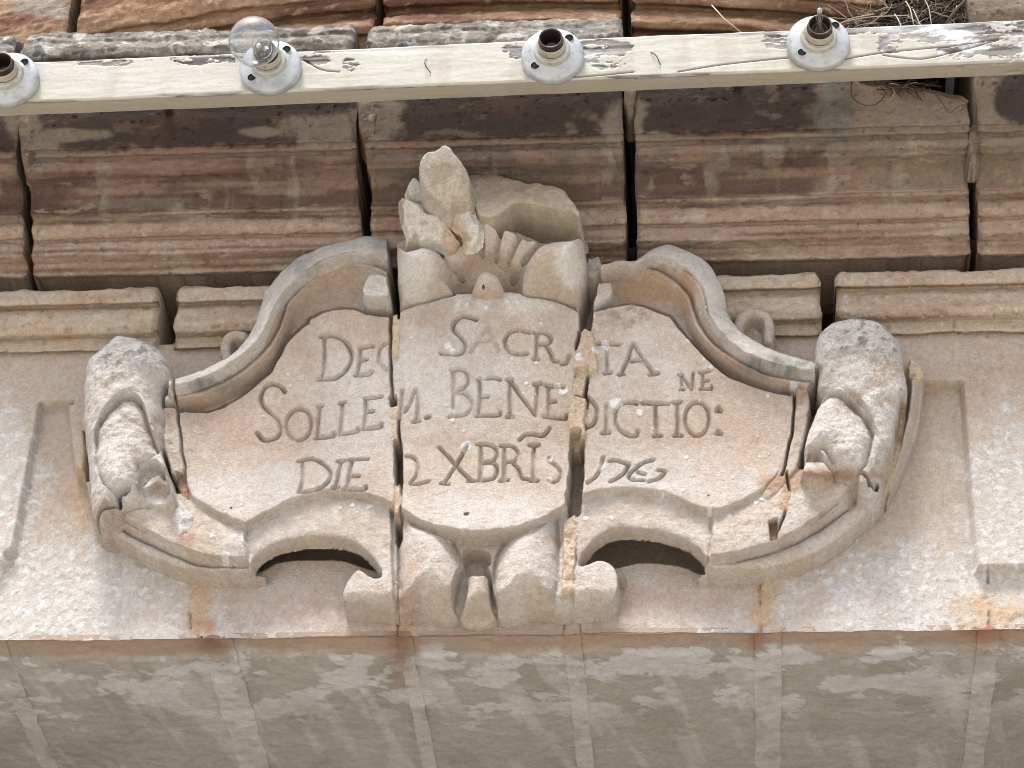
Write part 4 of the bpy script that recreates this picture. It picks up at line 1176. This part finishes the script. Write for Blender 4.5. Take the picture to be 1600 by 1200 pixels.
top_arc = np.where(panel, blob(PX, PY, 770, 474, 150, 16, 0.3, 97, 0.4), 0)
C = mixc(C, A(226, 222, 212), top_arc * sst(-0.3, 0.2, nb) * 0.7)
# white lichen rosettes and droppings
spots = np.zeros_like(x)
def spot(px, py, r, p=0.08):
    (sx, sz), = R.xz([(px, py)], p)
    q = np.array([[sx, sz]]); sl = R.win(q, r * 2.2)
    d = np.hypot(R.X[sl] - sx, R.Z[sl] - sz) / r + 0.35 * fbm(R.X[sl], R.Z[sl], 160, 2, 850)
    spots[sl] = np.maximum(spots[sl], 1 - sst(0.75, 1.05, d))
for s_ in [(728, 696, 9), (1000, 640, 6), (962, 626, 11), (945, 536, 9), (930, 548, 6), (905, 560, 8), (880, 608, 8), (870, 600, 6), (838, 565, 4), (1240, 600, 6), (1200, 613, 4), (1111, 570, 4), (1075, 528, 4), (940, 725, 7), (858, 750, 6),
           (860, 715, 5), (549, 780, 5), (575, 783, 5), (530, 785, 3), (1067, 764, 4), (1072, 711, 4), (330, 834, 4), (365, 834, 5), (380, 842, 5), (350, 862, 7), (724, 830, 4), (700, 835, 3), (793, 472, 5), (810, 474, 4), (730, 478, 4),
           (716, 478, 4), (760, 482, 4), (925, 492, 6), (845, 505, 3), (800, 560, 3), (822, 597, 3), (725, 672, 3), (1108, 795, 4), (1140, 800, 4), (1182, 780, 4), (1190, 776, 4), (955, 800, 4), (915, 800, 5), (700, 540, 7), (706, 548, 6), (755, 590, 5), (706, 640, 6), (706, 655, 5)]:
    spot(s_[0], s_[1], s_[2] * 0.00085)
for _ in range(90):
    spot(rng.uniform(280, 1240), rng.uniform(470, 830), rng.uniform(0.8, 2.6) * 0.00085)
C = mixc(C, A(240, 240, 240), spots * 0.9)
R.H += 0.0012 * spots
darkpit = np.zeros_like(x); spots, keep = darkpit, spots
for s_ in [(729, 806, 5), (757, 461, 2.5), (1107, 773, 2), (361, 793, 2.5), (1085, 740, 1.5)]: spot(s_[0], s_[1], s_[2] * 0.00085)
C = mixc(C, A(48, 40, 36), darkpit * 0.9)

names = {L_BODY: ("cartouche_bed", None), L_FLANGE: ("edge_flange", None), L_MOULD_L: ("scroll_moulding", None), L_MOULD_R: ("scroll_moulding", "grey lichened scroll moulding rising to a broken crest"),
         L_PAN_L: ("inscription_stone", "stone of the tablet that begins the three lines"), L_PAN_C: ("inscription_stone", "middle stone of the tablet with a rounded head"), L_PAN_R: ("inscription_stone", "stone of the tablet that ends the three lines"),
         L_VOL_L: ("volute", "broken volute with nested leaves and a hollow at its foot", None, ROUGH), L_VOL_R: ("volute", "broken volute with a grey lichened head", None, ROUGH), L_SCR_L: ("lower_scroll", "lower scroll with a broken curl"), L_SCR_R: ("lower_scroll", "lower scroll with a round curl"),
         L_TASSEL: ("hanging_tassel", None), L_CURL_L: ("small_curl", None), L_CURL_R: ("small_curl", None), L_LOBE_L: ("shell_lobe", None), L_LOBE_R: ("shell_lobe", None), L_FAN: ("shell_fan", None), L_EGG: ("pearl", None, L_FAN), L_RIM: ("border_stone", None), L_RIM2: ("border_stone", None), L_FLANGE2: ("edge_flange", None)}
for k in range(60, 60 + k_m + 1): names[k] = ("mortar_patch", None, None, ROUGH)
for i, (T, k, st) in enumerate(LETTERS):
    m = T([st[0][len(st[0]) // 2]])[0][0]
    names[LET0 + i] = ("engraved_letter", None, L_PAN_L if m < 614 else (L_PAN_C if m < 905 else L_PAN_R))
R.L[R.L == 59] = 0
R.grow()
kill = ORIG_L == 59
for _ in range(2):
    kill = kill & np.roll(kill, 1, 0) & np.roll(kill, -1, 0) & np.roll(kill, 1, 1) & np.roll(kill, -1, 1)
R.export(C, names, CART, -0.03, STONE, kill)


# ---- broken plume leaves and boss: closed lumps in front of the cornice
def lump(name, outline, p_front, thick, colf, parent, step=0.0014, bev=0.012, drop=0.012, amp=0.003, seed=0, label=None, mat=ROUGH, facet=0.0):
    a = cat(outline, 3, True)
    pf = p_front(a[:, 1]) if callable(p_front) else np.full(len(a), p_front)
    xx, zz = pix(a[:, 0], a[:, 1], pf); P = np.stack([xx, zz], 1)
    Rl = Relief(P[:, 0].min() - .008, P[:, 0].max() + .008, P[:, 1].min() - .008, P[:, 1].max() + .008, step, 0.0, warp=0.0022)
    k = np.polyfit(zz, pf, 1)
    front = k[0] * Rl.Z + k[1]
    Rl.H = (front - thick).astype(np.float32)
    sl, sd = Rl.sd(P, 0.02)
    X, Z = Rl.X[sl], Rl.Z[sl]
    h = front[sl] - drop * (1 - np.sqrt(1 - (1 - np.clip(sd / bev, 0, 1)) ** 2 + 1e-6))
    h = h + amp * (fbm(X, Z, 30, 5, seed, gain=0.55) + 0.6 * (1 - 2 * np.abs(fbm(X, Z, 18, 3, seed + 7)))) + facet * np.round(2 * fbm(X, Z, 22, 2, seed + 11)) * 0.5
    Rl.put(sl, h, np.clip(sd / step + 0.5, 0, 1), 1)
    Rl.blur(1)
    Rl.L[:] = 0; Rl.L[sl][sd > -3 * step] = 1
    px, py = proj(Rl.X, -Rl.H, Rl.Z)
    return Rl.export(colf(px, py, Rl.X, Rl.Z), {1: (name, label)}, parent, -9, mat)


def leaf_col(px, py, X, Z):
    n = fbm(X, Z, 30, 5, 950); n2 = fbm(X, Z, 9, 3, 960)
    Cc = np.broadcast_to(A(220, 215, 200), px.shape + (3,)).copy()
    Cc = mixc(Cc, A(186, 182, 164), sst(0.0, 0.4, n))
    return mixc(Cc, A(206, 178, 150), sst(0.1, 0.5, n2) * 0.5)


def rough_col(px, py, X, Z):
    n = fbm(X, Z, 34, 5, 970); n2 = fbm(X, Z, 12, 3, 980)
    Cc = np.broadcast_to(A(232, 226, 214), px.shape + (3,)).copy()
    Cc = mixc(Cc, A(176, 160, 128), sst(0.05, 0.4, n + 0.4 * n2) * 0.8)
    return mixc(Cc, A(210, 176, 136), blob(px, py, 712, 372, 20, 34, 0.4, 985) * 0.7)


def boss_col(px, py, X, Z):
    n = fbm(X, Z, 16, 5, 990); n2 = fbm(X, Z, 50, 4, 995)
    Cc = np.broadcast_to(A(176, 152, 126), px.shape + (3,)).copy()
    Cc = mixc(Cc, A(200, 184, 160), sst(290, 325, py + 10 * n) * 0.8)
    Cc = mixc(Cc, A(136, 118, 98), sst(285, 262, py + 10 * n) * 0.8)
    return mixc(Cc, A(210, 198, 178), sst(0.1, 0.5, n2) * 0.4)


lump("broken_plume", [(654, 256), (665, 238), (680, 236), (689, 226), (696, 223), (706, 227), (713, 240), (724, 256), (736, 277), (739, 300), (737, 312), (724, 317), (710, 317), (708, 327), (694, 328), (678, 312), (660, 293), (654, 277)],
     lean(0.168, 325, 0.45), 0.045, leaf_col, CART, seed=61, amp=0.0042, bev=0.004, drop=0.004, facet=0.003, label="tall broken plume rising above the shell")
lump("leaf_stub", [(633, 293), (648, 272), (662, 290), (680, 312), (697, 330), (712, 352), (727, 386), (716, 386), (690, 352), (660, 322), (640, 312)], lean(0.104, 386, 0.42), 0.02, leaf_col, CART, seed=62, amp=0.002, bev=0.005, drop=0.005)
lump("broken_leaf", [(626, 312), (633, 310), (652, 319), (671, 331), (687, 335), (706, 354), (716, 374), (720, 382), (704, 392), (692, 386), (673, 378), (652, 383), (637, 383), (638, 368), (630, 349), (627, 331)],
     lean(0.118, 390, 0.42), 0.010, rough_col, CART, seed=63, amp=0.006, bev=0.004, drop=0.004, facet=0.004)
lump("mortar_lump", [(706, 326), (724, 318), (737, 328), (738, 340), (748, 349), (747, 378), (730, 388), (724, 366), (710, 350)], lean(0.124, 390, 0.42), 0.008, rough_col, CART, seed=64, amp=0.005, bev=0.004, drop=0.004)
lump("broken_boss", [(742, 330), (728, 262), (752, 262), (790, 276), (840, 286), (878, 294), (893, 310), (908, 332), (906, 345), (892, 332), (872, 330), (852, 324), (832, 321), (806, 319), (792, 328), (772, 340), (755, 341)],
     lean(0.150, 335, -0.30), 0.07, boss_col, FACADE, seed=65, amp=0.0032, bev=0.005, drop=0.004, facet=0.0012, label="broken boss left on the cornice beside the plume", mat=STONE)

def plug_col(px, py, X, Z):
    n = fbm(X, Z, 40, 4, 996)
    Cc = np.broadcast_to(A(150, 130, 110), px.shape + (3,)).copy()
    return mixc(mixc(Cc, A(112, 92, 78), sst(-0.1, 0.4, n)), A(206, 196, 176), sst(0.25, 0.5, n) * 0.6)


for pl, pr in (([(556, 140), (590, 140), (588, 205), (576, 214), (562, 208)], .184), ([(28, 170), (56, 170), (52, 235), (40, 250), (30, 240)], .180), ([(974, 130), (996, 130), (994, 168), (985, 180), (976, 170)], .186),
               ([(1513, 198), (1530, 196), (1532, 222), (1526, 242), (1512, 238)], .160)):
    lump("mortar_patch", pl, pr, 0.05, plug_col, FACADE, seed=int(pl[0][0]), amp=0.004, bev=0.006, drop=0.005)

# ------------------------------------------------------------------ wooden batten
BT = math.radians(11)
PB = 0.238
bA = P3(-60, 163.5, PB); bB = P3(1700, 91.0, PB)
bx_ = (bB - bA); BLEN = bx_.length; bx_.normalize()
bn = Vector((0, -math.cos(BT), -math.sin(BT))); bn = (bn - bx_ * bn.dot(bx_)).normalized()      # outward face normal
bu = bx_.cross(bn); bu = -bu if bu.z < 0 else bu
BH, BD = 0.067, 0.036


def bpt(s, t, d=0.0): return bA + bx_ * s + bu * t + bn * d


def face_st(px, py):
    """photo point on the batten's face -> (along, up)"""
    v = Vector(ray([px], [py])[0]); c = Vector(CAM)
    q = c + v * ((bA - c).dot(bn) / v.dot(bn)) - bA
    return q.dot(bx_), q.dot(bu)


BATTEN = thing("wooden_batten", "long cream painted wooden batten with flaking paint fixed across the cornice", "batten", tuple(bpt(BLEN / 2, 0, -BD)))


def batten_grid():
    prof = [(-BD, 0.002), (-0.002, 0.0), (0.0, 0.002), (0.0, BH - 0.002), (-0.002, BH), (-BD, BH)]     # (depth, up)
    p = np.array(prof); d = np.r_[0, np.cumsum(np.hypot(*np.diff(p, axis=0).T))]
    s = np.linspace(0, d[-1], 130); dd = np.interp(s, d, p[:, 0]); uu = np.interp(s, d, p[:, 1])
    xs = np.linspace(0, BLEN, 1400)
    Xg, Sg = np.meshgrid(xs, s, indexing='ij')
    D = np.broadcast_to(dd, Xg.shape).copy(); U = np.broadcast_to(uu, Xg.shape).copy()
    n1 = fbm(Xg, Sg, 16, 5, 1010, sx=0.35, sy=2.2); n2 = fbm(Xg, Sg, 60, 4, 1020, sx=0.3, sy=1.6); n3 = fbm(Xg, Sg, 6, 3, 1030)
    U += 0.0012 * fbm(Xg, Sg, 6, 4, 1035); D += 0.0005 * n1
    G = np.array(bA)[None, None] + Xg[..., None] * np.array(bx_) + U[..., None] * np.array(bu) + D[..., None] * np.array(bn)
    px, py = proj(G[..., 0], G[..., 1], G[..., 2])
    front = (D > -0.004)
    t = U / BH
    # where the paint has come off
    up = sst(0.84, 0.98, t + 0.12 * n1) * sst(-0.1, 0.15, n1 + 0.5 * n3 + 0.10)
    reg = np.maximum.reduce([blob(px, py, 320, 94, 70, 9, 0.5, 1, 0.5), blob(px, py, 150, 98, 60, 6, 0.5, 2, 0.5), blob(px, py, 480, 85, 40, 8, 0.5, 3, 0.5), blob(px, py, 815, 76, 34, 16, 0.5, 4, 0.4), blob(px, py, 950, 84, 34, 26, 0.5, 5, 0.5) * 0.8,
                             blob(px, py, 930, 74, 60, 10, 0.4, 6, 0.4), blob(px, py, 1215, 62, 26, 16, 0.5, 7, 0.4), blob(px, py, 1330, 48, 50, 7, 0.4, 8, 0.4), blob(px, py, 1395, 60, 22, 28, 0.5, 9, 0.4), blob(px, py, 1540, 62, 110, 40, 0.5, 10, 0.6),
                             blob(px, py, 1480, 50, 90, 16, 0.5, 11, 0.6), blob(px, py, 495, 92, 20, 10, 0.4, 12), blob(px, py, 545, 102, 14, 12, 0.4, 13)])
    fl_ = fbm(Xg, Sg, 55, 6, 1060, sx=0.35, sy=1.2, gain=0.7)
    off = np.clip(np.maximum(up * 0.95, sst(0.40, 0.50, reg * (0.62 + 1.5 * fl_ + 0.3 * n1))), 0, 1)
    low = sst(0.06, 0.01, t + 0.03 * n2) * sst(-0.05, 0.15, n1) * front
    off = np.maximum(off, low)
    crack = np.zeros_like(px)
    for pts in ([(1060, 112), (1120, 102), (1170, 96), (1232, 90)], [(1320, 92), (1380, 82), (1440, 76), (1500, 70), (1560, 60)], [(1380, 86), (1440, 92), (1500, 78), (1560, 62)], [(474, 92), (500, 108), (530, 112)], [(880, 120), (930, 118), (990, 112)]):
        st = [face_st(*q) for q in cat(pts, 3)]
        crack = np.maximum(crack, np.exp(-(polydist(Xg.astype(np.float32), U.astype(np.float32), np.array(st)) / 0.0011) ** 2))
    crack *= front
    dn = -0.0011 * off - 0.0022 * crack + 0.0003 * n2
    G += dn[..., None] * np.where(front[..., None], np.array(bn), np.array(bu) * np.where(U > BH / 2, 1, -1)[..., None])
    Cc = np.broadcast_to(A(194, 193, 182), px.shape + (3,)).copy()
    Cc = mixc(Cc, A(188, 182, 163), sst(0.0, 0.5, n3) * 0.6)
    Cc = mixc(Cc, A(199, 200, 195), sst(0.1, 0.5, n1) * 0.6)
    Cc = mixc(Cc, A(188, 182, 166), sst(0.2, 0.5, n2) * 0.35)
    bare = np.broadcast_to(A(142, 138, 134), px.shape + (3,)).copy()
    bare = mixc(bare, A(78, 74, 72), sst(-0.05, 0.25, fbm(Xg, Sg, 50, 5, 1070, sx=0.08, sy=3.0))); bare = mixc(bare, A(186, 186, 184), sst(0.1, 0.4, n1) * 0.8)
    bare = mixc(bare, A(228, 232, 236), sst(1340, 1480, px) * sst(0.0, 0.3, fbm(Xg, Sg, 40, 4, 1050, sx=.5)) * 0.9)
    Cc = mixc(Cc, A(176, 176, 172), sst(1380, 1500, px) * sst(-0.3, 0.25, fbm(Xg, Sg, 24, 5, 1080, sx=0.5)) * 0.6)
    Cc = mixc(Cc, A(178, 172, 154), 0.5 * sst(0.05, 0.4, fbm(Xg, Sg, 10, 5, 1090, sx=1.6, sy=0.5)))
    Cc = Cc + (bare - Cc) * off[..., None]
    Cc = mixc(Cc, A(70, 60, 52), crack * 0.85)
    under = (~front) & (U < BH / 2)
    Cc = mixc(Cc, A(186, 176, 152), np.where(under, 0.7, 0))
    Sp = Soup(); add_grid(Sp, G, Cc)
    # back face and ends
    b = np.stack([G[:, -1], G[:, 0]], 1); add_grid(Sp, b, np.broadcast_to(A(150, 140, 124), b.shape).copy())
    for row, fl in ((0, False), (-1, True)):
        q = G[row]; cen = q.mean(0, keepdims=True).repeat(len(q), 0)
        add_grid(Sp, np.stack([q, q * .5 + cen * .5, cen], 1), np.broadcast_to(A(150, 140, 124), (len(q), 3, 3)).copy(), fl)
    return Sp.build("painted_board", PAINT, BATTEN)


batten_grid()
# steel brackets that carry the batten (behind it)
for px in (250, 1150):
    s0, t0 = face_st(px, 120)
    S = Soup(); tube(S, [tuple(bpt(s0, BH * .5, -BD - 0.0005)), tuple(bpt(s0, BH * .5, -BD - 0.035))], 0.006, A(70, 62, 58), 8)
    S.build("fixing_bolt", METAL, BATTEN)


# ------------------------------------------------------------------ lamp holders
LS = 1.0


def lathe(S, prof, org, axis, col, seg=48, dirt=0.0):
    axis = Vector(axis).normalized(); a = axis.cross(Vector((0, 0, 1))).normalized(); b = axis.cross(a)
    if dirt:
        q_ = []
        for a_, b_ in zip(prof[:-1], prof[1:]):
            m_ = max(1, int(math.hypot(a_[0] - b_[0], a_[1] - b_[1]) / 0.0012))
            q_ += [(a_[0] + (b_[0] - a_[0]) * t_ / m_, a_[1] + (b_[1] - a_[1]) * t_ / m_) for t_ in range(m_)]
        prof = q_ + [prof[-1]]; seg = 96
    n = len(prof); G = np.zeros((n, seg + 1, 3))
    for j in range(seg + 1):
        w = 2 * math.pi * j / seg
        dirv = a * math.cos(w) + b * math.sin(w)
        for i, (r, h) in enumerate(prof):
            G[i, j] = Vector(org) + (axis * h + dirv * r) * LS
    C = np.broadcast_to(np.asarray(col), G.shape).copy() if np.asarray(col).ndim == 1 else np.broadcast_to(np.asarray(col)[:, None, :], G.shape).copy()
    if dirt:
        hh = np.broadcast_to(np.array([p[1] for p in prof])[:, None], G.shape[:2])
        n_ = fbm(G[..., 0] * 1.0 + hh, G[..., 2], 40, 4, 1200 + int(dirt * 10)); n2_ = fbm(G[..., 0], G[..., 2] + hh, 130, 3, 1210)
        C = C * (1 - 0.20 * sst(-0.1, 0.5, n_) - 0.22 * sst(0.2, 0.5, n2_))[..., None] * np.array([1.0, 1.0 - 0.02 * dirt, 1.0 - 0.06 * dirt])
    add_grid(S, G, C)


HOLD = [("white porcelain lamp holder at the edge, cut by the picture, empty with a dark mouth", 15, 129, 0.0),
        ("white porcelain lamp holder carrying the clear round bulb", 424, 110, -0.02),
        ("white porcelain lamp holder with an empty dark mouth, near the batten's middle", 864, 92, 0.0),
        ("white porcelain lamp holder with only the broken glass stem left in its mouth", 1278, 72, 0.03)]
HOLD[0] = ("white porcelain lamp holder with empty mouth, leftmost on the batten and cut by the frame",) + HOLD[0][1:]
R0 = 0.0388
hold_axes = []
LS = 1.10
for i, (label, px, py, lean) in enumerate(HOLD):
    s0, t0 = face_st(px, py)
    org = bpt(s0, t0, 0.0008)
    ax = (bn + bx_ * lean).normalized()
    th = thing("lamp_holder", label, "lamp holder", tuple(org), "porcelain lamp holders screwed to the batten")
    W1 = A(188, 196, 204)
    S = Soup()
    lathe(S, [(R0 * .6, 0), (R0, 0), (R0 + .0003, .004), (R0, .0085), (R0 - .0012, .0105), (R0 - .004, .0120), (R0 - .010, .0138), (.0235, .0158), (.0222, .0160), (.0218, .0163)], org, ax, W1, 64, dirt=(1.0, 0.4, 0.7, 1.3)[i])
    S.build("base_plate", PORCELAIN, th)
    S = Soup()
    lathe(S, [(.0228, .0140), (.0226, .0170), (.0222, .0222), (.0216, .0236), (.0204, .0240), (.0190, .0241), (.0180, .0236), (.0174, .0245)], org, ax, A(192, 190, 182), 64, dirt=(1.0, 0.4, 0.7, 1.3)[i])
    S.build("collar", PORCELAIN, th)
    S = Soup()
    lathe(S, [(.0174, .0260), (.0173, .0285), (.0169, .0345), (.0166, .0362), (.0160, .0366), (.0154, .0360), (.0152, .0300)], org, ax, A(192, 186, 172), 64, dirt=(1.0, 0.4, 0.7, 1.3)[i])
    S.build("socket_sleeve", PORCELAIN, th)
    S = Soup()
    BK, BR = A(52, 42, 40), A(92, 66, 54)
    prof = [(.0149, .030), (.0149, .0445), (.0144, .0458), (.0134, .0455), (.0126, .044), (.0118, .040), (.0116, .020), (.0100, .0185), (.0001, .018)]
    lathe(S, prof, org, ax, np.array([BK, BK, BR, BR, BK, BK, A(36, 34, 38), A(30, 32, 38), A(30, 32, 38)]), 48)
    S.build("socket_mouth", BAKELITE, th)
    S = Soup()
    side = ax.cross(Vector((0, 0, 1))).normalized(); upv = side.cross(ax)
    if upv.z < 0: upv = -upv
    if side.x < 0: side = -side
    for sgn in (1, -1):
        c = org + (side * 0.0205 + upv * 0.0195) * sgn * 1.12
        S2 = Soup()
        lathe(S2, [(.0058, .0110), (.0058, .0151), (.0054, .0153), (.0052, .0152), (.0050, .0150), (.0020, .0149), (.0001, .0149)], c, ax, np.array([W1, W1, W1, A(40, 40, 36), A(30, 31, 28), A(52, 55, 46), A(46, 49, 41)]), 20)
        S2.build("screw_hole", PITM, th)
    for sgn in (1, -1):
        c = org + side * 0.005 * sgn
        S2 = Soup(); lathe(S2, [(.0018, .018), (.0018, .026), (.0012, .0275), (.0001, .0278)], c, ax, A(140, 118, 72), 12)
        S2.build("contact_pin", METAL, th)
    hold_axes.append((org, ax))

LS = 1.0
# clear bulb in the second holder
org, ax = hold_axes[1]
mouth = org + ax * 0.043
BRAD, dist_c = 0.0345, 0.0385
bc_target = min((P3(397, 65, PB + d) for d in np.linspace(0.03, 0.13, 201)), key=lambda v: abs((v - mouth).length - dist_c) - 0.2 * (v - mouth).dot(ax))
bax = (bc_target - mouth).normalized()
BULB = thing("light_bulb", "clear round glass light bulb seated crookedly in a porcelain holder on the batten", "light bulb", tuple(mouth))


def bulb_prof(r, neck, t0):
    out = [(neck, 0.002)]
    out.append((neck, 0.006)); out.append((neck + .0012, 0.0095))
    for k in range(33):
        a = t0 + (math.pi - t0) * k / 32
        out.append((max(1e-4, r * math.sin(a)), dist_c - r * math.cos(a)))
    return out


S = Soup()
inner = bulb_prof(BRAD - .0008, .0110, .47)[::-1]
bp_ = bulb_prof(BRAD, .0118, .47)
lathe(S, bp_ + inner + bp_[:1], mouth, bax, A(255, 255, 255), 64)
o = S.build("glass_envelope", GLASS, BULB)
import bmesh
bm_ = bmesh.new(); bm_.from_mesh(o.data); bmesh.ops.remove_doubles(bm_, verts=bm_.verts[:], dist=2e-5)
bmesh.ops.recalc_face_normals(bm_, faces=bm_.faces[:]); bm_.to_mesh(o.data); bm_.free()
S = Soup()
lathe(S, [(.0119, -.022), (.0121, -.004), (.0124, .001), (.0121, .004), (.0060, .0045)], mouth, bax, A(40, 36, 34), 32)
S.build("bulb_cap", METAL, BULB)
S = Soup()
lathe(S, [(.0095, .003), (.0055, .006), (.0035, .010), (.0026, .020), (.0036, .0225), (.0030, .0250), (.0001, .0255)], mouth, bax, A(220, 226, 230), 20)
st_ = S.build("glass_stem", GLASS, BULB)
S = Soup()
sx = bax.cross(Vector((1, 0, 0))).normalized(); sy = bax.cross(sx)
for sg in (1, -1):
    tube(S, [mouth + bax * .010 + sx * .002 * sg, mouth + bax * .022 + sx * .005 * sg, mouth + bax * .034 + sx * .012 * sg], .0004, A(120, 116, 110), 5)
tube(S, [mouth + bax * .034 + sx * (-.012 + .024 * k / 8) + sy * .004 * math.sin(k * math.pi / 8) for k in range(9)], .0003, A(70, 66, 64), 5)
S.build("filament", METAL, BULB)
S = Soup()

# broken stem in the fourth holder
org, ax = hold_axes[3]
m4 = org + ax * 0.034
STEM = thing("broken_bulb", "glass stem of a broken bulb poking up out of the porcelain holder nearest the nest", "broken bulb", tuple(m4))
tip = P3(1279, 20, PB + 0.06)
a4 = (ax + (tip - m4).normalized() * 0.9).normalized()
S = Soup()
lathe(S, [(.0085, -.004), (.0070, .001), (.0042, .006), (.0030, .011), (.0022, .018), (.0020, .026), (.0030, .029), (.0034, .032), (.0026, .035), (.0001, .036)], m4, a4, A(220, 226, 230), 24)
S.build("glass_stem", GLASS, STEM)
S = Soup()
lathe(S, [(.0113, -.014), (.0113, .004), (.0106, .006), (.0100, .004), (.0098, -.004), (.0001, -.0045)], m4, ax, A(86, 76, 70), 28)
S.build("bulb_cap", METAL, STEM)
S = Soup()
for sg in (1, -1):
    tube(S, [m4 + ax * .002 + bx_ * .003 * sg, m4 + a4 * .016 + bx_ * .0032 * sg, m4 + a4 * .024 + bx_ * .0045 * sg], .00045, A(120, 112, 100), 5)
S.build("support_wire", METAL, STEM)

# ------------------------------------------------------------------ small bits on the batten
for pts, lab in (([(404, 93), (402, 101), (404, 108), (411, 115)], "thin bent nail on the batten between the bulb and the middle holder"), ([(1017, 82), (1022, 86), (1027, 92), (1032, 102)], "thin bent nail on the batten beyond the middle holder")):
    if lab.startswith("thin bent nail on the batten between"): pts = [(a + 262 if False else a, b) for a, b in pts]
    q = []
    off_ = (262, -1) if "between" in lab else (0, 0)
    for k, (a, b) in enumerate(pts):
        s0, t0 = face_st(a + off_[0], b + off_[1]); q.append(tuple(bpt(s0, t0, (0.0, 0.004, 0.0045, 0.0008)[k])))
    S = Soup(); tube(S, [q[0]] + q[1:], .0008, A(74, 66, 60), 6)
    o = S.build("bent_nail", METAL); o['label'] = lab; o['category'] = "nail"

# ------------------------------------------------------------------ nest, stray wires and straws
NEST = thing("bird_nest", "untidy nest of dry twigs and straw jammed in the broken cornice above the batten", "nest", tuple(P3(1440, 40, .16)))
rr = random.Random(5)


def twig(S, px, py, p, length, ang, r, col, curl=0.4, dp=0.0):
    n = 7; q = P3(px, py, p); pts = [q]; a = ang
    for k in range(n):
        a += rr.uniform(-curl, curl)
        q = q + Vector((math.cos(a), rr.uniform(-.35, .35) + dp, math.sin(a))) * (length / n)
        pts.append(q)
    tube(S, pts, [r * (1 - .5 * k / n) for k in range(n + 1)], col, 5)


S = Soup(); cols = [A(82, 68, 58), A(104, 88, 72), A(54, 46, 42), A(132, 116, 94), A(172, 156, 130), A(40, 35, 34), A(48, 42, 40)]
for k in range(1500):
    t = rr.random()
    px = 1295 + 225 * t ** 0.8
    top = 62 - 62 * min(1, (px - 1290) / 110)
    py = rr.uniform(top, 62 - 14 * (px - 1290) / 230) + 4
    twig(S, px, py, rr.uniform(.10, .192), rr.uniform(.02, .075), rr.choice((0, math.pi)) + rr.gauss(0.35, .65), rr.uniform(.0004, .0013), rr.choice(cols), 0.45)
o = S.build("twig_mass", TWIG, NEST); o['kind'] = 'stuff'
for (a, b, r, cl) in (((1475, 44), (1514, -6), .0022, A(106, 84, 70)), ((1302, 44), (1365, 22), .0012, A(176, 160, 136)), ((1330, 48), (1372, 36), .0010, A(150, 132, 110)), ((1415, 2), (1428, 40), .0009, A(190, 176, 150)), ((1398, 22), (1412, 64), .0009, A(188, 178, 160)),
                      ((1425, 12), (1448, 60), .0008, A(184, 170, 150)), ((1445, 0), (1456, 42), .0008, A(170, 156, 132)), ((1308, 38), (1420, 24), .0008, A(196, 180, 150))):
    S = Soup(); p0, p1 = P3(a[0], a[1], .19), P3(b[0], b[1], .212); mid_ = (p0 + p1) / 2 + Vector((rr.uniform(-.004, .004), -.006, rr.uniform(-.004, .004)))
    tube(S, [p0, p0 * .5 + mid_ * .5 + Vector((0, -.001, .001)), mid_, mid_ * .5 + p1 * .5, p1], r, cl, 6)
    S.build("twig", TWIG, NEST)
# twigs that hang out below the batten
S = Soup()
for k in range(60):
    twig(S, rr.uniform(1365, 1440), rr.uniform(128, 140), rr.uniform(.192, .200), rr.uniform(.015, .04), rr.gauss(-.1, .7), rr.uniform(.0003, .0008), rr.choice(cols), .5)
o = S.build("loose_straw", TWIG, NEST); o['kind'] = 'stuff'
for pts, lab, r in (([(1331, 128), (1330, 145), (1336, 156), (1350, 164), (1366, 164), (1378, 156), (1384, 145)], "rusty wire hanging in an open loop under the batten", .0011),
                    ([(1452, 138), (1466, 152), (1474, 164), (1484, 176), (1490, 172), (1500, 165), (1510, 164), (1504, 170), (1498, 174)], "thin crooked tendril dangling under the batten beside the nest gap", .0008)):
    S = Soup(); c_ = cat(pts, 3)
    tube(S, [P3(a, b, .200 + .006 * math.sin(3 * k / len(c_))) for k, (a, b) in enumerate(c_)], r, A(78, 58, 48), 6)
    o = S.build("hanging_wire" if "wire" in lab else "plant_tendril", METAL); o['label'] = lab; o['category'] = "wire" if "wire" in lab else "tendril"
S = Soup(); tube(S, [P3(1112, 8, .150), P3(1132, 30, .156), P3(1160, 52, .160)], .0009, A(214, 190, 150), 6)
o = S.build("straw", TWIG); o['label'] = "single pale straw leaning on the arch stone left of the broken stem"; o['category'] = "straw"
o['label'] = "single pale straw leaning against the arch stones between two lamp holders"
